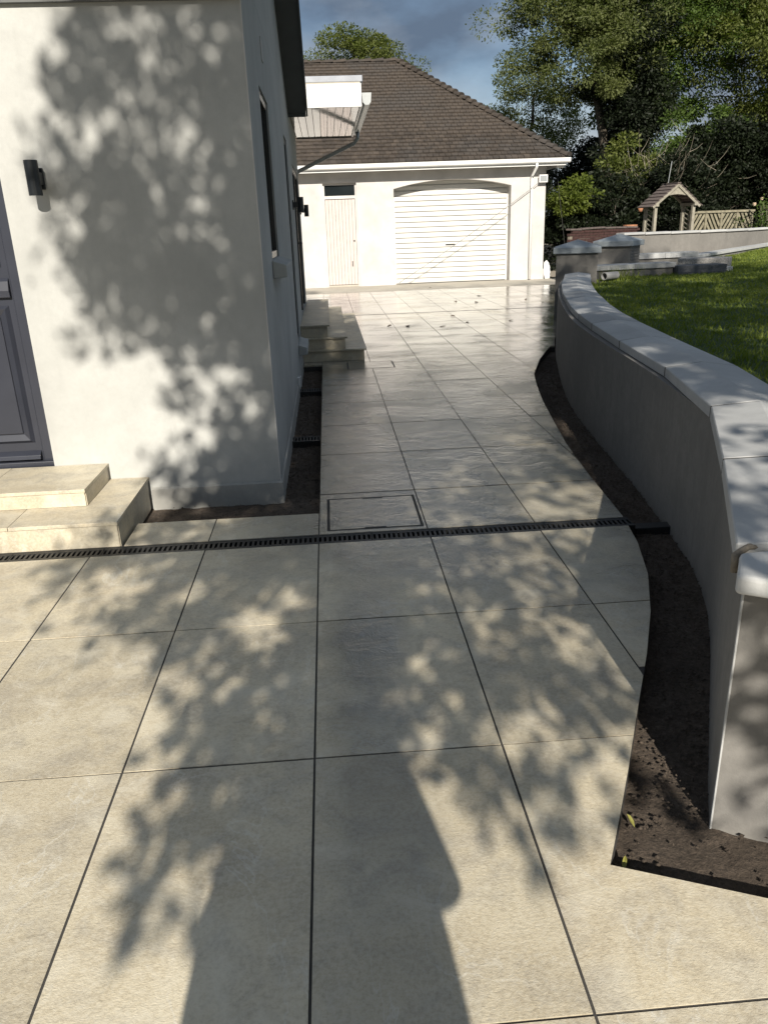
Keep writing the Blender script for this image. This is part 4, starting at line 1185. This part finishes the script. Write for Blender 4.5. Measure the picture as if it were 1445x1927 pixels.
# --- understorey
def shrub(name, label, base, rad, n_cl, cl_r, per, leaf, mat, seed, group=None, cat='shrub'):
    return crown_tree(name, label, base, (base[0], base[1], base[2]+rad[2]*.95), rad, n_cl, cl_r, per, leaf, mat, seed, group, .05, cat, shell=.2)
shrub('golden_shrub', 'bright yellow-green shrub just right of the garage corner', (8.25, 27.0, 1.75), (.8, .6, .6), 30, .30, 210, .11, lm_gold, 21)
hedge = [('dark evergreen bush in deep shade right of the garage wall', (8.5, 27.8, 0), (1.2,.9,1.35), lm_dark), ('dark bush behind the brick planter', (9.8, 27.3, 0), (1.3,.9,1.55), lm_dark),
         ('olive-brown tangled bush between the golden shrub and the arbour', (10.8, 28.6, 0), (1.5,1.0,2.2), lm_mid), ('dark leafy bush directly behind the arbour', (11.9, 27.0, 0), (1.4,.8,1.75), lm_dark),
         ('tall dark evergreen right of the arbour roof', (13.6, 28.4, 0), (1.6,1.0,2.6), lm_dark), ('tall evergreen with shade-darkened leaves above the slatted fence', (15.2, 28.2, 0), (1.7,1.0,2.6), lm_dark),
         ('evergreen with shade-darkened leaves at the right edge of the picture', (17.2, 28.6, 0), (1.8,1.0,2.7), lm_dark), ('green bush above the evergreens, upper right of the arbour', (14.2, 30.0, 2.2), (1.9,1.0,1.6), lm_green),
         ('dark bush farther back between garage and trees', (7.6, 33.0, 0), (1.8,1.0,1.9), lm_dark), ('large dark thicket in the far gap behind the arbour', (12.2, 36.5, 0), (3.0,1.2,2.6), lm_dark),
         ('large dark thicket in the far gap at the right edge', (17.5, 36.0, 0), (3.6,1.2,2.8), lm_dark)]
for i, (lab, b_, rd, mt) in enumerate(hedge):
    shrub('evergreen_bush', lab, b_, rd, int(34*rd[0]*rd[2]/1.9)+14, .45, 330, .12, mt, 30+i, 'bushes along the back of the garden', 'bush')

# twiggy bare shrub by the trees
tw = MB(); r = np.random.default_rng(55)
for k in range(34):
    a = Vector((r.normal(0,.25), r.normal(0,.2), 0)); d = Vector((r.normal(0,.55), r.normal(0,.4), 1)).normalized()
    pts = [a]; ln = r.uniform(.5, 1.1)
    for i in range(5):
        d = (d+Vector((r.normal(0,.25), r.normal(0,.25), r.normal(-.04,.2)))).normalized(); pts.append(pts[-1]+d*ln*.55)
        if i > 0 and r.random() < .8:
            e = (d+Vector((r.normal(0,.8), r.normal(0,.8), r.normal(0,.5)))).normalized(); tw.tube([pts[-1], pts[-1]+e*.35, pts[-1]+e*.6+Vector((0,0,.08))], [.009,.006,.003], 4, cap=False)
    tw.tube(pts, [.017*(1-.75*i/5) for i in range(6)], 4, cap=False)
bt = tw.build('twiggy_shrub', m_twig); bt.location = (11.35, 27.6, 1.6)
tag(bt, 'bare pale twiggy shrub in front of the tall trees above the arbour', 'shrub')

# rose bush
rs = thing('rose_bush', 'straggly rose bush with one pink bloom at the end of the fence', 'rose bush', loc=(13.75, 24.6, .6))
st_ = MB(); r = np.random.default_rng(60); tips = []
for k in range(16):
    pts = [Vector((r.normal(0,.10), r.normal(0,.08), 0))]; d = Vector((r.normal(0,.4), r.normal(0,.3), 1)).normalized()
    for i in range(5):
        d = (d+Vector((r.normal(0,.2), r.normal(0,.2), .02))).normalized(); pts.append(pts[-1]+d*r.uniform(.18,.32))
    st_.tube(pts, [.012-.0017*i for i in range(6)], 5, cap=False); tips += pts[2:]
st_.build('stems', m_twig, rs, True)
P = np.concatenate([np.array(q)+r.normal(0,.09,(16,3)) for q in tips])
leaf_cloud('foliage', P, .085, lm_green, rs, 61)
def bloom(loc, mat, s=.055):
    mb = MB(); rr = np.random.default_rng(int(abs(loc[0])*1000)%97)
    for k in range(16):
        a = k*2.4; rad = s*(.25+.05*k/1.0*.9); z = s*(.6-.05*k)
        c = Vector((math.cos(a)*rad*.5, math.sin(a)*rad*.5, z)); u = Vector((-math.sin(a), math.cos(a), 0))*s*.6; o_ = Vector((math.cos(a)*.5, math.sin(a)*.5, .8))*s*.8
        mb.add([c-u*.5, c+u*.5, c+u*.6+o_, c-u*.6+o_], [(0,1,2,3)])
    o = mb.build('bloom', mat, rs); o.location = loc
bloom((.22,-.18,1.18), m_pink, .10); bloom((-.62,-.1,1.22), m_peach, .07); bloom((-.35,0,1.38), m_peach, .06)

# grass tuft beside the nearer pillar
r = np.random.default_rng(71); gt_ = MB()
for k in range(160):
    x, y = 4.95+r.normal(0,.14), 13.35+r.normal(0,.12); h = r.uniform(.08,.24); a = r.uniform(0, 6.28); lx, ly = r.normal(0,.07,2)
    gt_.add([(x-math.cos(a)*.006,y-math.sin(a)*.006,.60),(x+math.cos(a)*.006,y+math.sin(a)*.006,.60),(x+lx,y+ly,.62+h)], [(0,1,2)])
tag(gt_.build('grass_tuft', m_grass), 'taller pale grass tuft in front of the low step wall', 'grass tuft')

# ------------------------------------------------------------------ fallen leaves
def leaf_mesh(s):
    return MB().add([(0,-s*.5,0),(s*.28,-s*.1,s*.10),(s*.2,s*.3,s*.14),(0,s*.55,s*.03),(-s*.22,s*.28,s*.12),(-s*.26,-s*.12,s*.06),(0,0,s*.015)], [(0,1,6),(1,2,6),(2,3,6),(3,4,6),(4,5,6),(5,0,6)]).mesh('fallen_leaf')
lmsh = leaf_mesh(.11)
for x, y in ((2.75,17.2),(3.15,16.9),(3.5,18.4),(4.25,17.0),(5.0,15.8),(2.25,14.4),(3.1,13.35),(4.05,13.1),(2.35,13.4),(1.85,12.9),(4.6,14.3),(1.0,13.3),(1.3,13.2),(2.75,21.5),(0.15,13.2)):
    o = mkobj('fallen_leaf', lmsh, lm_fallen); o.location = (x, y, .004); o.rotation_euler = (random.uniform(-.3,.3), random.uniform(-.3,.3), random.uniform(0,6)); o.scale = (random.uniform(.7,1.3),random.uniform(.6,1.1),random.uniform(.5,1.1))
    tag(o, 'small dark fallen leaf lying on the wet forecourt paving', 'leaf', 'fallen leaves on the forecourt')
ym = leaf_mesh(.042)
for lab, (x, y, z), rz in (('yellow fallen leaf at the soil edge, the upper of the two', (.775, 1.71, -.045), .3), ('yellow fallen leaf at the soil edge, the lower of the two', (.70, 1.56, -.045), -.4)):
    o = mkobj('yellow_leaf', ym, lm_yellow); o.location = (x, y, z); o.rotation_euler = (.3, .2, rz); o.scale = (.55, 1, 1); tag(o, lab, 'leaf')

# ------------------------------------------------------------------ overhead tree behind the viewer: its shade falls on the wall and paving
def shade_density(X, Y):
    """how leafy the canopy is along the sun ray that would land on the ground at (X, Y)"""
    d = 0.0
    zW = (Y-4.75)*TAN
    if X < -0.375 and Y > 4.75:                     # ray meets the front wall
        lb_ = np.interp(zW, [0,.1,.24,.5,.84,.97,1.25,1.65,2.0,2.3,2.7,3.2], [-1.02,-1.1,-1.16,-1.22,-1.18,-1.33,-1.42,-1.45,-1.5,-1.38,-1.2,-1.2])
        e = X-lb_
        edge = np.clip(.45+e*5, 0, 1) if e > -.12 else 0
        if zW > 1.95: d = .62
        elif zW > 1.0: d = .97 if X > -1.0 else .78
        elif zW > .38: d = .30 if X < -.85 else .70
        else: d = .97 if X > -.72 else .6
        d *= edge
    elif Y < 4.75:
        lb_ = np.interp(Y, [1.2,1.5,1.7,2.1,2.3,2.7,3.0,3.3,3.6,3.95,4.3,4.75], [-.2,-.47,-.58,-.50,-.60,-.68,-.9,-1.35,-1.45,-1.35,-1.2,-1.05])
        rb_ = np.interp(Y, [1.2,1.5,1.7,1.9,2.2,2.4,2.7,3.0], [-.3,-.36,-.38,-.30,.0,.5,1.0,2.5])
        if lb_ < X < rb_: d = np.interp(Y, [1.4,2.0,2.4,2.9,3.9], [.35,.5,.72,.8,.85])
        if X < -.72 and d: d *= .5
        if X > .38: d = max(min(d, .4), np.interp(Y, [1.6,1.9,2.2,3.0,4.6], [0,.10,.30,.4,.36]))
        if X > 1.05: d = .28 if Y > 1.95 else .07
        if 1.0 < X < 2.3 and Y > 2.7: d = .18
        if X > 2.3: d = .68
    elif Y < 9.6:
        d = .97 if X < 2.3 else .68
        if X > .55 and Y < 5.1 and X < 1.7: d = .38
        if X > 1.0 and X < 2.3: d = min(d, .78)
    elif Y < 13.5: d = np.interp(Y, [9.6, 11.5, 13.5], [.8, .55, .3]) if X < 2.8 else .6
    elif Y < 16: d = (.18 if Y < 14.3 else 0.0) if X < 3.6 else .55
    elif Y < 22: d = (.0 if X < 2 else .05) if X < 5.0 else .2
    if -.2 < X < .5 and 2.05 < Y < 3.0: d = max(d, .9)
    for (sx, sy, sr) in SPOTS:
        q = ((X-sx)**2+(Y-sy)**2)/(sr*sr)
        if q < 1: d *= q*.6
    return d
def wz(z): return 4.75+z/TAN
SPOTS = [(-.86,wz(2.12),.11),(-.79,wz(2.06),.13),(-.71,wz(2.0),.13),(-.63,wz(1.94),.12),(-.58,wz(1.85),.1),(-1.0,wz(.4),.30),(-1.24,wz(.72),.2),(-.67,wz(.78),.16),(-.64,wz(1.03),.15),(-1.04,wz(.8),.24),(-.5,wz(.44),.12),(-1.05,wz(-.02),.14),(-.82,wz(2.6),.22),(-.48,wz(2.55),.22),(-.45,wz(2.1),.1),(-1.3,wz(1.75),.1),
         (.28,2.63,.13),(.31,2.4,.14),(-.42,2.35,.13),(-.60,2.66,.15),(-.37,2.71,.12),(.66,3.44,.16),(.92,3.7,.2),(.25,3.5,.07),(-1.06,3.5,.14),(.75,2.85,.12),(.5,2.2,.25),(-.25,3.45,.1),(-.5,3.2,.1),
         (1.0,5.28,.25),(.73,4.76,.2),(1.9,6.24,.25),(.3,6.58,.24),(.03,6.26,.14),(1.3,5.9,.2),(1.45,4.5,.2),(-.8,wz(.25),.13),(-.75,wz(.55),.12),(-1.15,wz(.55),.14),(-.9,wz(1.25),.09),(-.6,wz(1.6),.08),(-1.1,wz(1.5),.09),(-.75,wz(1.95),.09)]
_r = np.random.default_rng(77)
for _ in range(120):                     # small random gaps in the leaf mass
    SPOTS.append((_r.uniform(-1.5, 2.3), _r.uniform(2.2, 9.6), _r.uniform(.05, .13)))
for _ in range(130):
    SPOTS.append((_r.uniform(2.4, 9), _r.uniform(3, 16), _r.uniform(.15, .5)))
for _ in range(18):
    SPOTS.append((_r.uniform(-1.4, -.38), _r.uniform(4.8, 9.6), _r.uniform(.05, .11)))
sh_t = thing('overhanging_tree', 'leafy tree overhanging from behind the viewer, seen as dappled shade on wall and paving', 'tree', loc=(4.6, -4.6, -.1))
r = np.random.default_rng(101)
cent = []
# clump centres, sampled so that the leaf mass follows the gaps above
for _ in range(60000):
    X = r.uniform(-1.7, 9.0); Y = r.uniform(1.3, 22)
    near = X < 2.4 and Y < 14
    if not near and r.random() > .42: continue
    d = shade_density(X, Y)
    if r.random() < d*.55:
        cent.append((X, Y))
    if len(cent) > 12000: break
cent = np.array(cent); nC = len(cent)
yc = -2.6 + r.normal(0, .55, nC) - np.where(cent[:,0] > 2.4, .8, 0)
zc = (cent[:,1]-yc)*TAN
Pc = np.stack([cent[:,0], yc, zc], 1)
far_ = cent[:,0] > 2.4
per = np.where(far_, 12, 16)
rad_c = np.where(far_, .22, .07)
P = np.concatenate([Pc[i]+r.normal(0,1,(per[i],3))*rad_c[i] for i in range(nC)])
sz = np.repeat(np.where(far_, .16, .095), per)
loc_ = np.array([4.6,-4.6,-.1])
leaf_cloud('crown', P-loc_, sz, lm_shade, sh_t, 102, aspect=.62)
tips = [tuple(q-loc_) for q in Pc[r.choice(nC, 160, replace=False)]]
gm = grow((0,0,-.1), (-.5,1.2,8.6), tips, .24, r, wob=.12, rmax=.018)
gm.build('trunk', m_bark, sh_t, True)

# ------------------------------------------------------------------ the photographer, standing behind the camera
def person():
    J = {}
    bx, by = -.085, -.36
    verts = []; rad = []; edges = []
    def v(x, y, z, rx, ry=None):
        verts.append((bx+x, by+y, z)); rad.append((rx, ry or rx)); return len(verts)-1
    pel = v(0,0,.98,.165,.115)
    wa = v(0,.0,1.12,.15,.105); ch = v(0,.0,1.28,.16,.115); sho = v(0,-.01,1.41,.11,.085); nk = v(0,.01,1.50,.055,.055); hd0 = v(0,.03,1.57,.068,.078); hd1 = v(0,.03,1.66,.080,.095); hd2 = v(0,.02,1.745,.05,.06)
    for a, b in ((pel,wa),(wa,ch),(ch,sho),(sho,nk),(nk,hd0),(hd0,hd1),(hd1,hd2)): edges.append((a,b))
    nose = v(0,.125,1.635,.013); edges.append((hd1,nose))
    for s in (-1, 1):
        hip = v(s*.10,0,.90,.105,.105); kn = v(s*.12,.02,.50,.068); an = v(s*.13,-.01,.09,.045); toe = v(s*.15,.16,.035,.04,.03)
        for a, b in ((pel,hip),(hip,kn),(kn,an),(an,toe)): edges.append((a,b))
        sh = v(s*.185,0,1.41,.068); edges.append((sho,sh))
        if s < 0:   # left arm hanging beside the coat
            el = v(-.262,-.02,1.12,.052); wr = v(-.285,.06,.88,.036); pm = v(-.288,.08,.81,.036,.02)
            edges += [(sh,el),(el,wr),(wr,pm)]
            for k in range(4):
                f1 = v(-.292+.004*k,.055+.017*k,.745,.0085); f2 = v(-.286+.004*k,.06+.017*k,.705-.006*abs(k-1),.008); edges += [(pm,f1),(f1,f2)]
            t1 = v(-.275,.115,.79,.010); t2 = v(-.27,.128,.755,.009); edges += [(pm,t1),(t1,t2)]
        else:       # right arm raised, holding the phone
            el = v(.300,.08,1.03,.050); wr = v(.15,.27,1.43,.034); pm = v(.115,.295,1.49,.034,.02)
            edges += [(sh,el),(el,wr),(wr,pm)]
            for k in range(4):
                f1 = v(.118,.320,1.495+.017*k,.0085); f2 = v(.088,.334,1.50+.018*k,.008); edges += [(pm,f1),(f1,f2)]
            t1 = v(.085,.285,1.525,.010); t2 = v(.07,.292,1.555,.009); edges += [(pm,t1),(t1,t2)]
    me = bpy.data.meshes.new('person'); me.from_pydata(verts, edges, [])
    me.materials.append(m_coat)
    o = bpy.data.objects.new('person', me); col.objects.link(o)
    sk = o.modifiers.new('skin', 'SKIN'); sk.use_smooth_shade = True
    for i, d in enumerate(me.skin_vertices[0].data):
        d.radius = rad[i]; d.use_root = (i == 0)
    sb = o.modifiers.new('sub', 'SUBSURF'); sb.levels = 2; sb.render_levels = 2
    tag(o, 'person in dark clothes taking the picture, seen only as a shadow on the paving', 'person')
    return o
pe = person()
# loose open coat over the hips
cv = MB(); nS = 20; rings = ((1.43,.21,.12),(1.30,.245,.15),(1.10,.275,.15),(.95,.285,.165),(.78,.30,.18),(.66,.31,.19))
V = []; F = []
for (z, a, b) in rings:
    for k in range(nS):
        an_ = 2*math.pi*k/nS; rp = 1+.03*math.sin(5*an_+z*9); V.append((-.085+math.cos(an_)*a*rp, -.36+math.sin(an_)*b*rp, z))
for i in range(len(rings)-1):
    for k in range(nS):
        k2 = (k+1)%nS; F.append((i*nS+k, (i+1)*nS+k, (i+1)*nS+k2, i*nS+k2))
coat = cv.add(V, F).build('coat', m_coat, pe, True)
ph = MB().box(-.037, .037, -.030, -.022, 1.495, 1.645).build('phone', m_blackplastic, bevel=.003)
tag(ph, 'black phone held upright in the hand of the person taking the picture', 'phone')
